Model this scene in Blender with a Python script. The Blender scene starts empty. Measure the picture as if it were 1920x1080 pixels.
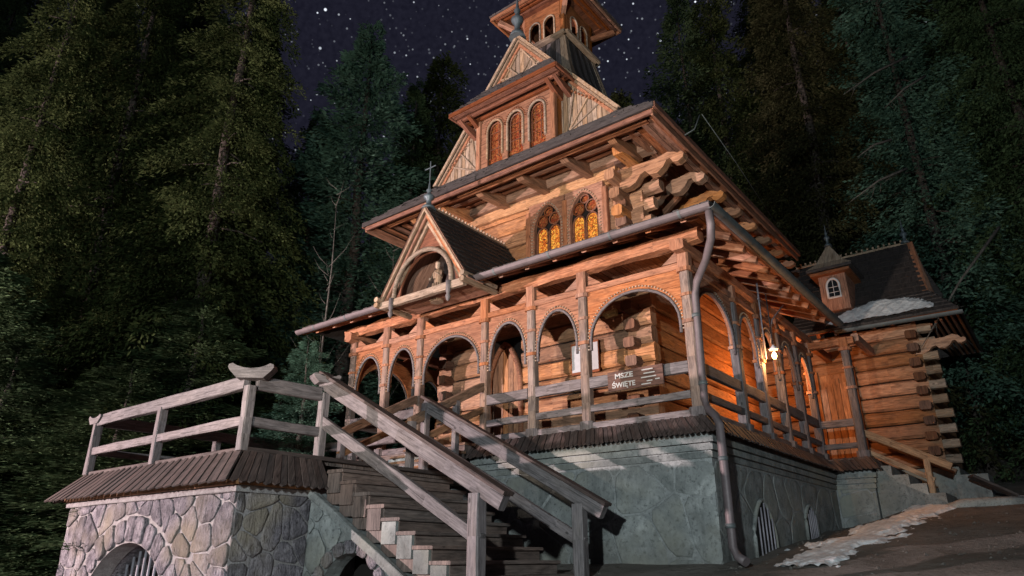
import bpy, math, random
import numpy as np
from mathutils import Vector
R = math.radians
S = bpy.context.scene
COL = S.collection
# ------------------------------------------------------------------ camera
cd = bpy.data.cameras.new('camera'); cam = bpy.data.objects.new('camera', cd); COL.objects.link(cam)
cam.location = (0, 0, 1.6); cam.rotation_euler = (R(90 + 21.38), 0, R(38.2))
cd.sensor_width = 36; cd.lens = 24.19; cd.clip_start = .1; cd.clip_end = 600
S.camera = cam
S.view_settings.view_transform = 'Standard'; S.view_settings.look = 'None'
S.view_settings.gamma = 1; S.view_settings.exposure = 0.0
S.render.engine = 'CYCLES'
# ------------------------------------------------------------------ night sky with stars
W = bpy.data.worlds.new('World'); S.world = W; W.use_nodes = True
nt = W.node_tree; nt.nodes.clear()
def wn(t, **k):
    n = nt.nodes.new(t)
    for a, b in k.items(): setattr(n, a, b)
    return n
out = wn('ShaderNodeOutputWorld'); bg = wn('ShaderNodeBackground'); tc = wn('ShaderNodeTexCoord')
nt.links.new(bg.outputs[0], out.inputs[0])
def mathn(tree, op, a, b=None, c=None, clamp=False):
    n = tree.nodes.new('ShaderNodeMath'); n.operation = op; n.use_clamp = clamp
    for i, v in enumerate((a, b, c)):
        if v is None: continue
        if isinstance(v, (int, float)): n.inputs[i].default_value = v
        else: tree.links.new(v, n.inputs[i])
    return n.outputs[0]
def starlayer(scale, rad, dens, bright):
    v = wn('ShaderNodeTexVoronoi'); v.inputs['Scale'].default_value = scale; v.inputs['Randomness'].default_value = 1
    nt.links.new(tc.outputs['Generated'], v.inputs['Vector'])
    sep = wn('ShaderNodeSeparateColor'); nt.links.new(v.outputs['Color'], sep.inputs[0])
    a = mathn(nt, 'SUBTRACT', rad, v.outputs['Distance']); a = mathn(nt, 'DIVIDE', a, rad * .5, clamp=True)
    k = mathn(nt, 'SUBTRACT', sep.outputs[0], 1 - dens); k = mathn(nt, 'DIVIDE', k, dens, clamp=True)
    k = mathn(nt, 'POWER', k, 2.4)
    return mathn(nt, 'MULTIPLY', mathn(nt, 'MULTIPLY', a, k), bright)
n1 = wn('ShaderNodeTexNoise'); n1.inputs['Scale'].default_value = 7; n1.inputs['Detail'].default_value = 2
nt.links.new(tc.outputs['Generated'], n1.inputs['Vector'])
cl = mathn(nt, 'MULTIPLY', mathn(nt, 'SUBTRACT', n1.outputs[0], .22), 3.4, clamp=True)
s = mathn(nt, 'ADD', starlayer(90, .135, 1.0, 1.7), starlayer(40, .10, .5, 2.8))
s = mathn(nt, 'ADD', s, starlayer(110, .19, .8, .5))
s = mathn(nt, 'MULTIPLY', s, cl)
n2 = wn('ShaderNodeTexNoise'); n2.inputs['Scale'].default_value = 150; n2.inputs['Detail'].default_value = 3
nt.links.new(tc.outputs['Generated'], n2.inputs['Vector'])
mx = wn('ShaderNodeMix', data_type='RGBA'); nt.links.new(n2.outputs[0], mx.inputs[0])
mx.inputs[6].default_value = (.005, .005, .011, 1); mx.inputs[7].default_value = (.018, .018, .031, 1)
ad = wn('ShaderNodeVectorMath', operation='MULTIPLY_ADD')
cmb = wn('ShaderNodeCombineXYZ')
for i in range(3): nt.links.new(s, cmb.inputs[i])
nt.links.new(cmb.outputs[0], ad.inputs[0]); ad.inputs[1].default_value = (.80, .86, .95)
nt.links.new(mx.outputs[2], ad.inputs[2]); nt.links.new(ad.outputs[0], bg.inputs[0])
bg.inputs[1].default_value = 1
# ------------------------------------------------------------------ lamps
def lamp(name, typ, loc, aim, power, colr, size=.3, ang=80, blend=1):
    l = bpy.data.lights.new(name, typ); o = bpy.data.objects.new(name, l); COL.objects.link(o)
    o.location = loc; l.energy = power; l.color = colr; l.shadow_soft_size = size
    if typ == 'SPOT': l.spot_size = R(ang); l.spot_blend = blend
    if aim: o.rotation_euler = (Vector(aim) - Vector(loc)).to_track_quat('-Z', 'Y').to_euler()
    return o
lamp('floodlight_yard', 'SPOT', (-21.5, -7.5, 3.3), (-8.3, 11, 9.0), 33000, (1, .785, .775), .12, 132, .8)
lamp('floodlight_facade', 'SPOT', (-5.0, -4.0, 2.4), (-8.6, 11, 11.6), 7200, (1, .84, .70), .12, 66, .55)
lamp('street_lamp_yard', 'SPOT', (.6, -5.6, 3.9), (-6.5, 12, 8), 6800, (.80, .93, .95), .15, 140, .7)
# ------------------------------------------------------------------ mesh builder
WLOC = {}
RND = random.Random(7)
class M:
    def __init__(s): s.v = []; s.f = []; s.uv = []; s.sm = []
    def face(s, pts, g=(0, 0, 1), off=0., idx=None, smooth=False):
        b = len(s.v)
        if idx is None: s.v += [tuple(p) for p in pts]; idx = list(range(b, b + len(pts)))
        s.f.append(idx); s.sm.append(smooth)
        P = [Vector(s.v[i]) for i in idx]
        n = Vector((0, 0, 0))
        for i in range(len(P)):
            a, c = P[i], P[(i + 1) % len(P)]
            n += Vector(((a.y - c.y) * (a.z + c.z), (a.z - c.z) * (a.x + c.x), (a.x - c.x) * (a.y + c.y)))
        if n.length > 1e-12: n.normalize()
        g = Vector(g)
        t = g.cross(n)
        if t.length < .3:
            t = Vector((0, 0, 1)).cross(n)
            if t.length < .3: t = Vector((1, 0, 0))
            g2 = n.cross(t)
        else: g2 = g
        t.normalize()
        s.uv.append([(p.dot(g2) + off, p.dot(t) + off * 1.7) for p in P])
    def ring(s, rings, g=(0, 0, 1), caps=True, smooth=False):
        off = RND.random() * 50; b = len(s.v); n = len(rings[0])
        for r in rings: s.v += [tuple(p) for p in r]
        for k in range(len(rings) - 1):
            for i in range(n):
                j = (i + 1) % n
                s.face(None, g, off, [b + k * n + i, b + k * n + j, b + (k + 1) * n + j, b + (k + 1) * n + i], smooth)
        if caps:
            s.face(None, g, off, [b + i for i in range(n)][::-1]); e = b + (len(rings) - 1) * n
            s.face(None, g, off, [e + i for i in range(n)])
        return s
    def beam(s, p0, p1, w, h, up=(0, 0, 1), ch=.12, seg=1, jit=0., taper=1.):
        p0 = Vector(p0); p1 = Vector(p1); d = (p1 - p0); L = d.length; d.normalize()
        u = Vector(up); sd = d.cross(u)
        if sd.length < .05: u = Vector((0, 1, 0)); sd = d.cross(u)
        sd.normalize(); u = sd.cross(d)
        a, b = w / 2, h / 2; c = min(a, b) * 2 * ch
        pr = [(a - c, -b), (a, -b + c), (a, b - c), (a - c, b), (-a + c, b), (-a, b - c), (-a, -b + c), (-a + c, -b)]
        rg = []
        for k in range(seg + 1):
            t = k / seg; cc = p0.lerp(p1, t); q = 1 + (taper - 1) * t
            jx = [(RND.uniform(-jit, jit), RND.uniform(-jit, jit)) for _ in pr]
            rg.append([cc + sd * (x * q + j[0]) + u * (y * q + j[1]) for (x, y), j in zip(pr, jx)])
        return s.ring(rg, d)
    def box(s, x0, x1, y0, y1, z0, z1, g=None):
        v = [Vector((x, y, z)) for x in (x0, x1) for y in (y0, y1) for z in (z0, z1)]
        off = RND.random() * 50
        if g is None:
            e = [x1 - x0, y1 - y0, z1 - z0]; k = e.index(max(e)); g = [(1, 0, 0), (0, 1, 0), (0, 0, 1)][k]
        for q in ((0, 1, 3, 2), (4, 6, 7, 5), (0, 4, 5, 1), (2, 3, 7, 6), (0, 2, 6, 4), (1, 5, 7, 3)):
            s.face([v[i] for i in q], g, off)
        return s
    def prism(s, pts, ext, g=(0, 0, 1)):
        e = Vector(ext); A = [Vector(p) for p in pts]; B = [p + e for p in A]
        return s.ring([A, B], g)
    def tube(s, pts, r, n=8, rr=None, caps=True):
        P = [Vector(p) for p in pts]; rg = []
        ref = Vector((0.13, .21, .97)).normalized()
        for i, p in enumerate(P):
            d = (P[min(i + 1, len(P) - 1)] - P[max(i - 1, 0)]).normalized()
            a = d.cross(ref)
            if a.length < .1: a = d.cross(Vector((1, 0, 0)))
            a.normalize(); b = d.cross(a); q = rr[i] if rr else r
            rg.append([p + a * math.cos(2 * math.pi * k / n) * q + b * math.sin(2 * math.pi * k / n) * q for k in range(n)])
        return s.ring(rg, (P[-1] - P[0]).normalized(), caps, True)
    def lathe(s, c, prof, n=12, sx=1, sy=1):
        c = Vector(c)
        rg = [[c + Vector((r * sx * math.cos(2 * math.pi * k / n), r * sy * math.sin(2 * math.pi * k / n), z)) for k in range(n)] for r, z in prof]
        return s.ring(rg, (0, 0, 1), True, True)
    def build(s, name, m, parent=None, kind=None, label=None, cat=None, group=None):
        me = bpy.data.meshes.new(name)
        A = np.array(s.v, dtype=float); c = (A.min(0) + A.max(0)) / 2
        if parent is None: c[2] = A[:, 2].min()
        me.from_pydata([tuple(x) for x in (A - c)], [], s.f)
        ul = me.uv_layers.new(name='UVMap')
        ul.data.foreach_set('uv', [q for f in s.uv for p in f for q in p])
        me.polygons.foreach_set('use_smooth', s.sm)
        me.materials.append(m); me.update()
        o = bpy.data.objects.new(name, me); COL.objects.link(o); WLOC[o.name] = Vector(c)
        if parent: o.parent = parent; o.location = Vector(c) - WLOC[parent.name]
        else: o.location = Vector(c)
        if kind: o['kind'] = kind
        if label: o['label'] = label
        if cat: o['category'] = cat
        if group: o['group'] = group
        return o
def thing(name, label, cat, loc, group=None):
    o = bpy.data.objects.new(name, None); COL.objects.link(o); o.location = loc; WLOC[o.name] = Vector(loc)
    o['label'] = label; o['category'] = cat; o.empty_display_size = .3
    if group: o['group'] = group
    return o
# ------------------------------------------------------------------ materials
def newmat(name):
    m = bpy.data.materials.new(name); m.use_nodes = True; t = m.node_tree; t.nodes.clear()
    o = t.nodes.new('ShaderNodeOutputMaterial'); b = t.nodes.new('ShaderNodeBsdfPrincipled')
    t.links.new(b.outputs[0], o.inputs[0]); b.inputs['Specular IOR Level'].default_value = .3
    return m, t, b
def nz(t, vec, scale, detail=4, rough=.55, dist=0):
    n = t.nodes.new('ShaderNodeTexNoise'); n.inputs['Scale'].default_value = scale
    n.inputs['Detail'].default_value = detail; n.inputs['Roughness'].default_value = rough
    n.inputs['Distortion'].default_value = dist
    if vec: t.links.new(vec, n.inputs['Vector'])
    return n.outputs[0]
def mapp(t, vec, sc):
    n = t.nodes.new('ShaderNodeMapping'); n.inputs['Scale'].default_value = sc; t.links.new(vec, n.inputs['Vector']); return n.outputs[0]
def mapp2(t, vec, sc, rot):
    n = t.nodes.new('ShaderNodeMapping'); n.inputs['Scale'].default_value = sc; n.inputs['Rotation'].default_value = rot; t.links.new(vec, n.inputs['Vector']); return n.outputs[0]
def ramp(t, f, stops):
    n = t.nodes.new('ShaderNodeValToRGB'); e = n.color_ramp.elements
    while len(e) < len(stops): e.new(.5)
    for i, (p, c) in enumerate(stops): e[i].position = p; e[i].color = (*c, 1)
    t.links.new(f, n.inputs[0]); return n.outputs[0]
def mixc(t, f, a, b, mode='MIX'):
    n = t.nodes.new('ShaderNodeMix'); n.data_type = 'RGBA'; n.blend_type = mode
    if isinstance(f, (int, float)): n.inputs[0].default_value = f
    else: t.links.new(f, n.inputs[0])
    for i, q in ((6, a), (7, b)):
        if isinstance(q, tuple): n.inputs[i].default_value = (*q, 1)
        else: t.links.new(q, n.inputs[i])
    return n.outputs[2]
def bump(t, b, h, st=.3, dist=.02):
    n = t.nodes.new('ShaderNodeBump'); n.inputs['Strength'].default_value = st; n.inputs['Distance'].default_value = dist
    t.links.new(h, n.inputs['Height']); t.links.new(n.outputs[0], b.inputs['Normal'])
def wood(name, dark, mid, light, weather=None, wamt=.5, vary=.35, rough=.72):
    m, t, b = newmat(name)
    uv = t.nodes.new('ShaderNodeUVMap'); uv.uv_map = 'UVMap'
    g = nz(t, mapp(t, uv.outputs[0], (1.3, 22, 1)), 2.2, 6, .62, .6)
    col = ramp(t, g, [(.25, dark), (.5, mid), (.75, light)])
    st = nz(t, mapp(t, uv.outputs[0], (1.1, 3, 1)), 1.4, 4)
    if weather:
        col = mixc(t, mathn(t, 'MULTIPLY', mathn(t, 'SUBTRACT', st, .5 - wamt * .3), 3.2 * wamt, clamp=True), col, weather)
    gr_ = nz(t, mapp(t, uv.outputs[0], (1.6, 5, 1)), 2.3, 6, .68, .5)      # soot, dirt and worn patches
    col = mixc(t, 1, col, ramp(t, gr_, [(.30, (.42, .40, .38)), (.46, (.86, .85, .84)), (.68, (1.18, 1.15, 1.12))]), 'MULTIPLY')
    # checks (long splits) and knots
    ck = nz(t, mapp(t, uv.outputs[0], (.55, 26, 1)), 1.7, 3, .5, .3)
    ckm = mathn(t, 'MULTIPLY', mathn(t, 'SUBTRACT', .37, ck), 16, clamp=True)
    col = mixc(t, mathn(t, 'MULTIPLY', ckm, .75), col, tuple(x * .35 for x in dark))
    vo = t.nodes.new('ShaderNodeTexVoronoi'); vo.inputs['Scale'].default_value = 2.1
    t.links.new(mapp(t, uv.outputs[0], (1, 1.8, 1)), vo.inputs['Vector'])
    kn = mathn(t, 'MULTIPLY', mathn(t, 'SUBTRACT', .085, vo.outputs['Distance']), 26, clamp=True)
    col = mixc(t, mathn(t, 'MULTIPLY', kn, .8), col, tuple(x * .4 for x in dark))
    oi = t.nodes.new('ShaderNodeObjectInfo')
    hs = t.nodes.new('ShaderNodeHueSaturation')
    t.links.new(mathn(t, 'ADD', mathn(t, 'MULTIPLY', oi.outputs['Random'], vary * 1.6), 1 - vary * .8), hs.inputs['Value'])
    t.links.new(mathn(t, 'ADD', mathn(t, 'MULTIPLY', mathn(t, 'FRACT', mathn(t, 'MULTIPLY', oi.outputs['Random'], 7.3)), .35), .8), hs.inputs['Saturation'])
    t.links.new(col, hs.inputs['Color']); t.links.new(hs.outputs[0], b.inputs['Base Color'])
    b.inputs['Roughness'].default_value = rough
    bump(t, b, mathn(t, 'SUBTRACT', g, mathn(t, 'MULTIPLY', ckm, .8)), .55, .012)
    return m
def rock(name, a, bcol, c, scale=3, vary=.3, teint=None, bst=.8, bd=.03, chisel=False, stain=False):
    m, t, b = newmat(name)
    gm = t.nodes.new('ShaderNodeNewGeometry')
    n1 = nz(t, gm.outputs['Position'], scale, 8, .65, .4); n2 = nz(t, gm.outputs['Position'], scale * 6, 5, .7)
    col = ramp(t, n1, [(.3, a), (.52, bcol), (.72, c)])
    col = mixc(t, mathn(t, 'MULTIPLY', mathn(t, 'SUBTRACT', .48, n2), 5, clamp=True), col, tuple(x * .45 for x in a))
    if chisel:
        ck = nz(t, mapp2(t, gm.outputs['Position'], (14, 14, 3.2), (0, R(38), R(20))), 1.6, 4, .6, .8)
        col = mixc(t, mathn(t, 'MULTIPLY', mathn(t, 'MULTIPLY', mathn(t, 'SUBTRACT', .47, ck), 9, clamp=True), .8), col, tuple(x * .4 for x in a))
        n1 = mathn(t, 'ADD', n1, mathn(t, 'MULTIPLY', ck, .8))
    if stain:     # rain streaks, lichen blotches and damp patches in the old render
        sk = nz(t, mapp2(t, gm.outputs['Position'], (5, 5, .7), (0, 0, 0)), 1.3, 6, .65, .4)
        col = mixc(t, mathn(t, 'MULTIPLY', mathn(t, 'MULTIPLY', mathn(t, 'SUBTRACT', sk, .52), 7, clamp=True), .45), col, tuple(x * .55 for x in a))
        bl = nz(t, gm.outputs['Position'], 1.15, 7, .72, .6)
        col = mixc(t, mathn(t, 'MULTIPLY', mathn(t, 'MULTIPLY', mathn(t, 'SUBTRACT', bl, .50), 9, clamp=True), .5), col, tuple(x * .62 for x in bcol))
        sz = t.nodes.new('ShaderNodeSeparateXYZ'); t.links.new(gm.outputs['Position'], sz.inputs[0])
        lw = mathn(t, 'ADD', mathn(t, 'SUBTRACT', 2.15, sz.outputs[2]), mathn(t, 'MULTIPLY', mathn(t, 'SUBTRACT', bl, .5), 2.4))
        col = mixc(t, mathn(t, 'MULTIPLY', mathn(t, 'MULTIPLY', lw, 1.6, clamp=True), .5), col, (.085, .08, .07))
    if teint:
        n3 = nz(t, gm.outputs['Position'], .8, 3)
        col = mixc(t, mathn(t, 'MULTIPLY', mathn(t, 'SUBTRACT', n3, .5), 4, clamp=True), col, teint)
    oi = t.nodes.new('ShaderNodeObjectInfo'); hs = t.nodes.new('ShaderNodeHueSaturation')
    t.links.new(mathn(t, 'ADD', mathn(t, 'MULTIPLY', oi.outputs['Random'], vary * 2), 1 - vary), hs.inputs['Value'])
    t.links.new(col, hs.inputs['Color']); t.links.new(hs.outputs[0], b.inputs['Base Color'])
    b.inputs['Roughness'].default_value = .9
    bump(t, b, mathn(t, 'ADD', n1, mathn(t, 'MULTIPLY', n2, .5)), bst, bd)
    return m
W_LOG = wood('log_wood', (.14, .058, .026), (.37, .172, .080), (.56, .290, .150), (.27, .155, .105), .42, .42)
W_END = wood('log_end_grain', (.05, .022, .012), (.14, .062, .035), (.24, .12, .07), None, .3, .3)
W_OR = wood('carved_wood', (.12, .043, .023), (.31, .13, .07), (.46, .225, .13), (.28, .155, .10), .3, .3)
W_COL = wood('porch_column_wood', (.09, .05, .035), (.24, .155, .115), (.38, .27, .21), (.17, .145, .15), .5, .2)
W_BAY = wood('orange_bay_wood', (.11, .035, .012), (.30, .105, .035), (.44, .19, .075), None, .3, .3)
W_DK = wood('dark_stained_wood', (.07, .022, .012), (.19, .062, .028), (.30, .11, .05), None, .3, .3)
W_GR = wood('weathered_rail_wood', (.055, .048, .048), (.135, .118, .124), (.22, .195, .205), (.17, .14, .122), .3, .22)
W_GB = wood('weathered_gable_boards', (.13, .075, .045), (.32, .215, .14), (.50, .38, .28), (.30, .25, .21), .45, .35)
W_SK = wood('dark_skirt_board', (.022, .015, .013), (.058, .040, .036), (.11, .078, .07), (.075, .062, .062), .4, .3)
W_SH = wood('roof_shingle', (.016, .013, .012), (.046, .038, .037), (.095, .078, .075), (.06, .055, .058), .4, .35)
W_ST = wood('grey_step_board', (.045, .033, .03), (.12, .088, .078), (.20, .15, .13), (.16, .13, .12), .4, .3)
W_BR = wood('brown_rail_wood', (.09, .05, .03), (.22, .12, .07), (.34, .2, .12), None, .3, .2)
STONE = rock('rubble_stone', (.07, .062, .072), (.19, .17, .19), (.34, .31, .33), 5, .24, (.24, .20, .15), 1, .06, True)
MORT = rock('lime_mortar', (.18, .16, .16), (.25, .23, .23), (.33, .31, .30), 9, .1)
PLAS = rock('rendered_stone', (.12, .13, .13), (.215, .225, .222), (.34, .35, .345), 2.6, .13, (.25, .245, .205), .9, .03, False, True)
PMOR = rock('pale_pointing', (.16, .17, .172), (.24, .25, .25), (.34, .35, .35), 4, .08, None, .7, .02, False, True)
CONC = rock('concrete', (.2, .19, .18), (.3, .29, .27), (.4, .38, .36), 5, .2)
def metal(name, c, rough=.45, met=.6):
    m, t, b = newmat(name); gm = t.nodes.new('ShaderNodeNewGeometry')
    n = nz(t, gm.outputs['Position'], 6, 5, .6)
    t.links.new(ramp(t, n, [(.3, tuple(x * .65 for x in c)), (.7, c)]), b.inputs['Base Color'])
    b.inputs['Roughness'].default_value = rough; b.inputs['Metallic'].default_value = met
    bump(t, b, n, .15, .01); return m
M_GUT = metal('gutter_metal', (.15, .12, .125), .55, .2)
M_GUT2 = metal('gutter_zinc', (.13, .145, .15), .6, .2)
M_IRON = metal('black_iron', (.05, .048, .055), .6, .3)
M_BAR = metal('painted_bar', (.34, .32, .36), .6, .2)
M_LEAD = metal('lead_finial', (.12, .15, .17), .5, .3)
def plain(name, c, rough=.6, em=0, met=0):
    m, t, b = newmat(name); gm = t.nodes.new('ShaderNodeNewGeometry'); n = nz(t, gm.outputs['Position'], 12, 3)
    t.links.new(ramp(t, n, [(.3, tuple(x * .85 for x in c)), (.7, c)]), b.inputs['Base Color']); b.inputs['Roughness'].default_value = rough
    if em: b.inputs['Emission Color'].default_value = (*c, 1); b.inputs['Emission Strength'].default_value = em
    return m
PAPER = plain('faded_paper', (.40, .40, .42)); WHITE = plain('white_paint', (.72, .72, .74)); CREAM = plain('cream_plastic', (.6, .5, .22)); RED = plain('red_plastic', (.32, .012, .02), .35)
SIGNM = wood('sign_board', (.045, .022, .017), (.10, .052, .040), (.15, .085, .068), None)
BULB = plain('bulb_glow', (1, .55, .2), .5, 30)
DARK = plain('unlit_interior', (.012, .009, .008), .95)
def glassmat(name, c1, c2, em):
    m, t, b = newmat(name); uv = t.nodes.new('ShaderNodeUVMap'); uv.uv_map = 'UVMap'
    v = t.nodes.new('ShaderNodeTexVoronoi'); v.inputs['Scale'].default_value = 22; t.links.new(uv.outputs[0], v.inputs['Vector'])
    v2 = t.nodes.new('ShaderNodeTexVoronoi'); v2.feature = 'DISTANCE_TO_EDGE'; v2.inputs['Scale'].default_value = 22; t.links.new(uv.outputs[0], v2.inputs['Vector'])
    sp = t.nodes.new('ShaderNodeSeparateColor'); t.links.new(v.outputs['Color'], sp.inputs[0])
    c = ramp(t, sp.outputs[0], [(0, c1), (.35, c2), (.6, (c2[0], c2[1] * 1.4, c2[2] * 1.3)), (1, c1)])
    c = mixc(t, mathn(t, 'GREATER_THAN', .05, v2.outputs['Distance']), c, (.02, .01, .008))
    t.links.new(c, b.inputs['Base Color']); t.links.new(c, b.inputs['Emission Color']); b.inputs['Emission Strength'].default_value = em
    b.inputs['Roughness'].default_value = .2; return m
GLASS = glassmat('lit_stained_glass', (.40, .07, .012), (.78, .27, .045), .55)
GLASS2 = glassmat('amber_glass', (.20, .035, .015), (.30, .085, .03), .05)
GLDK = plain('dark_glass', (.015, .02, .025), .12)
def snowmat():
    m, t, b = newmat('snow'); gm = t.nodes.new('ShaderNodeNewGeometry'); n = nz(t, gm.outputs['Position'], 7, 6, .6)
    t.links.new(ramp(t, n, [(.35, (.60, .62, .65)), (.6, (.86, .87, .89))]), b.inputs['Base Color']); b.inputs['Roughness'].default_value = .6
    b.inputs['Subsurface Weight'].default_value = 0
    bump(t, b, n, .8, .05); return m
SNOW = snowmat()
def groundmat():
    m, t, b = newmat('dirt_ground'); gm = t.nodes.new('ShaderNodeNewGeometry'); p = gm.outputs['Position']
    a = nz(t, p, .7, 6, .6); c = nz(t, p, 7, 8, .7)
    col = ramp(t, a, [(.32, (.075, .066, .058)), (.5, (.135, .12, .105)), (.7, (.20, .18, .165))])
    col = mixc(t, mathn(t, 'MULTIPLY', mathn(t, 'SUBTRACT', c, .53), 5, clamp=True), col, (.05, .043, .03))
    t.links.new(col, b.inputs['Base Color']); b.inputs['Roughness'].default_value = .95
    bump(t, b, mathn(t, 'ADD', a, c), .9, .06); return m
def leafmat(name, dark, mid, light):
    m, t, b = newmat(name); gm = t.nodes.new('ShaderNodeNewGeometry')
    n = nz(t, gm.outputs['Position'], .45, 3, .6); n2 = nz(t, gm.outputs['Position'], 1.7, 3, .6)
    f = mathn(t, 'ADD', mathn(t, 'MULTIPLY', n, .55), mathn(t, 'MULTIPLY', n2, .45))
    f = mathn(t, 'ADD', f, mathn(t, 'MULTIPLY', mathn(t, 'SUBTRACT', gm.outputs['Random Per Island'], .5), .05))
    t.links.new(ramp(t, f, [(.36, dark), (.5, mid), (.66, light)]), b.inputs['Base Color'])
    b.inputs['Roughness'].default_value = .9; b.inputs['Specular IOR Level'].default_value = .05
    tr = t.nodes.new('ShaderNodeBsdfTranslucent'); ms = t.nodes.new('ShaderNodeMixShader'); ms.inputs[0].default_value = .35
    t.links.new(b.inputs['Base Color'].links[0].from_socket, tr.inputs[0]); t.links.new(b.outputs[0], ms.inputs[1]); t.links.new(tr.outputs[0], ms.inputs[2])
    t.links.new(ms.outputs[0], [x for x in t.nodes if x.type == 'OUTPUT_MATERIAL'][0].inputs[0])
    return m
L_OLV = leafmat('olive_needles', (.021, .032, .012), (.052, .070, .025), (.092, .112, .043))
L_TEAL = leafmat('blue_green_needles', (.04, .082, .058), (.10, .19, .135), (.20, .33, .25))
L_GRN = leafmat('green_needles', (.030, .052, .026), (.075, .12, .056), (.13, .19, .09))
L_BRN = leafmat('brown_green_needles', (.026, .028, .013), (.062, .062, .028), (.10, .095, .048))
BARK = rock('bark', (.03, .024, .02), (.065, .052, .045), (.12, .10, .085), 8, .2)
BARKL = rock('pale_bark', (.06, .055, .05), (.11, .10, .09), (.19, .17, .15), 8, .2)
# ------------------------------------------------------------------ ground
def sst(a, b, x):
    t = max(0, min(1, (x - a) / (b - a))); return t * t * (3 - 2 * t)
def gz(x, y):
    lo = 1.5 + .10 * (y - 9.9) if y > 9.9 else .1515 * y
    hi = 1.5 + .155 * (y - 9.9) if y > 9.9 else .1515 * y
    z = lo + (hi - lo) * sst(-4.2, -2.4, x)
    if y > 24: z += (y - 24) * .12
    if y < 0: z = .05 * y
    z = max(z, -1.5)
    if x < -15: z = z + min(5, (-15 - x) * .10)
    z += .03 * math.sin(x * 1.7 + y) * math.sin(y * 1.3) + .02 * math.sin(x * 4.1) * math.cos(y * 3.7)
    return z
def axis(pts):
    o = []
    for a, b, n in pts: o += [a + (b - a) * i / n for i in range(n)]
    return o + [pts[-1][1]]
g = M(); xs = axis([(-260, -40, 14), (-40, -6, 24), (-6, 6, 60), (6, 40, 16), (40, 260, 12)]); ys = axis([(-60, 4, 16), (4, 24, 90), (24, 60, 18), (60, 300, 14)])
g.v = [(x, y, gz(x, y)) for y in ys for x in xs]; nx = len(xs)
for j in range(len(ys) - 1):
    for i in range(nx - 1):
        a = j * nx + i; g.f.append([a, a + 1, a + nx + 1, a + nx]); g.sm.append(True); g.uv.append([(0, 0)] * 4)
g.build('ground', groundmat(), kind='structure')
pb = M(); rp = random.Random(9)
for i in range(3600):
    y = 2.5 + 17 * rp.random() ** .8; x = rp.uniform(-4.0, 8.5) if y > 9.5 else rp.uniform(-7, 9); r0 = rp.choice((.008, .012, .018, .03)) * rp.uniform(.7, 1.4); z = gz(x, y)
    a = rp.uniform(0, 6.28); v = [(x + math.cos(a + k * 1.57) * r0 * rp.uniform(.7, 1.3), y + math.sin(a + k * 1.57) * r0 * rp.uniform(.7, 1.3), z - .002) for k in range(4)]; t_ = (x, y, z + r0 * rp.uniform(.4, .9))
    for k in range(4): pb.face([v[k], v[(k + 1) % 4], t_])
pb.build('gravel', rock('gravel_stone', (.07, .06, .05), (.15, .135, .12), (.28, .26, .24), 9, .2), kind='stuff')
# ------------------------------------------------------------------ helper shapes on vertical planes
def PX(Y, sgn=-1):     # plane facing -Y (sgn -1): depth d measured outwards
    return lambda u, z, d=0: (u, Y + sgn * d, z)
def PY(X, sgn=1):      # plane facing +X
    return lambda u, z, d=0: (X + sgn * d, u, z)
def arch_z(u, u0, u1, zs, za, pw=2.):
    t = abs((u - (u0 + u1) / 2) / ((u1 - u0) / 2)); t = min(1, t)
    return zs + (za - zs) * (1 - t ** pw) ** (1 / pw)
def plate(m, P, u0, u1, z0, z1, holes, th, d0=0, n=12, pw=2., grain=None, ztop=None):
    zt = ztop or (lambda u: z1)
    g = grain or (Vector(P(1, 0)) - Vector(P(0, 0)))
    def strip(a, b, za, zb, off, sides):
        A = [P(a, za, d0), P(b, zb, d0), P(b, zt(b), d0), P(a, zt(a), d0)]; B = [P(a, za, d0 + th), P(b, zb, d0 + th), P(b, zt(b), d0 + th), P(a, zt(a), d0 + th)]
        m.face(A[::-1], g, off); m.face(B, g, off); m.face([A[0], A[1], B[1], B[0]], g, off); m.face([A[3], B[3], B[2], A[2]], g, off)
        if sides: m.face([A[0], B[0], B[3], A[3]], g, off); m.face([A[1], A[2], B[2], B[1]], g, off)
    off = RND.random() * 30; cur = u0
    for (h0, h1, zs, za) in sorted(holes):
        if h0 > cur + 1e-4: strip(cur, h0, z0, z0, off, True)
        for i in range(n):
            # cosine spacing keeps the spring of the arch smooth
            a = (h0 + h1) / 2 - (h1 - h0) / 2 * math.cos(math.pi * i / n); b = (h0 + h1) / 2 - (h1 - h0) / 2 * math.cos(math.pi * (i + 1) / n)
            strip(a, b, arch_z(a, h0, h1, zs, za, pw), arch_z(b, h0, h1, zs, za, pw), off, False)
        cur = h1
    if u1 > cur + 1e-4: strip(cur, u1, z0, z0, off, True)
def arch_pts(P, u0, u1, zs, za, d=0, n=14, pw=2., zfoot=None):
    pts = []
    if zfoot is not None: pts.append(P(u0, zfoot, d))
    for i in range(n + 1):
        u = (u0 + u1) / 2 - (u1 - u0) / 2 * math.cos(math.pi * i / n); pts.append(P(u, arch_z(u, u0, u1, zs, za, pw), d))
    if zfoot is not None: pts.append(P(u1, zfoot, d))
    return pts
def studs(m, pts, size, step, up):
    # little studs spaced along a polyline
    acc = 0
    for a, b in zip(pts[:-1], pts[1:]):
        a = Vector(a); b = Vector(b); L = (b - a).length
        while acc < L:
            c = a.lerp(b, acc / L); d = (b - a).normalized()
            m.beam(c - d * size * .3, c + d * size * .3, size, size * .9, up, .2); acc += step
        acc -= L
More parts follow.
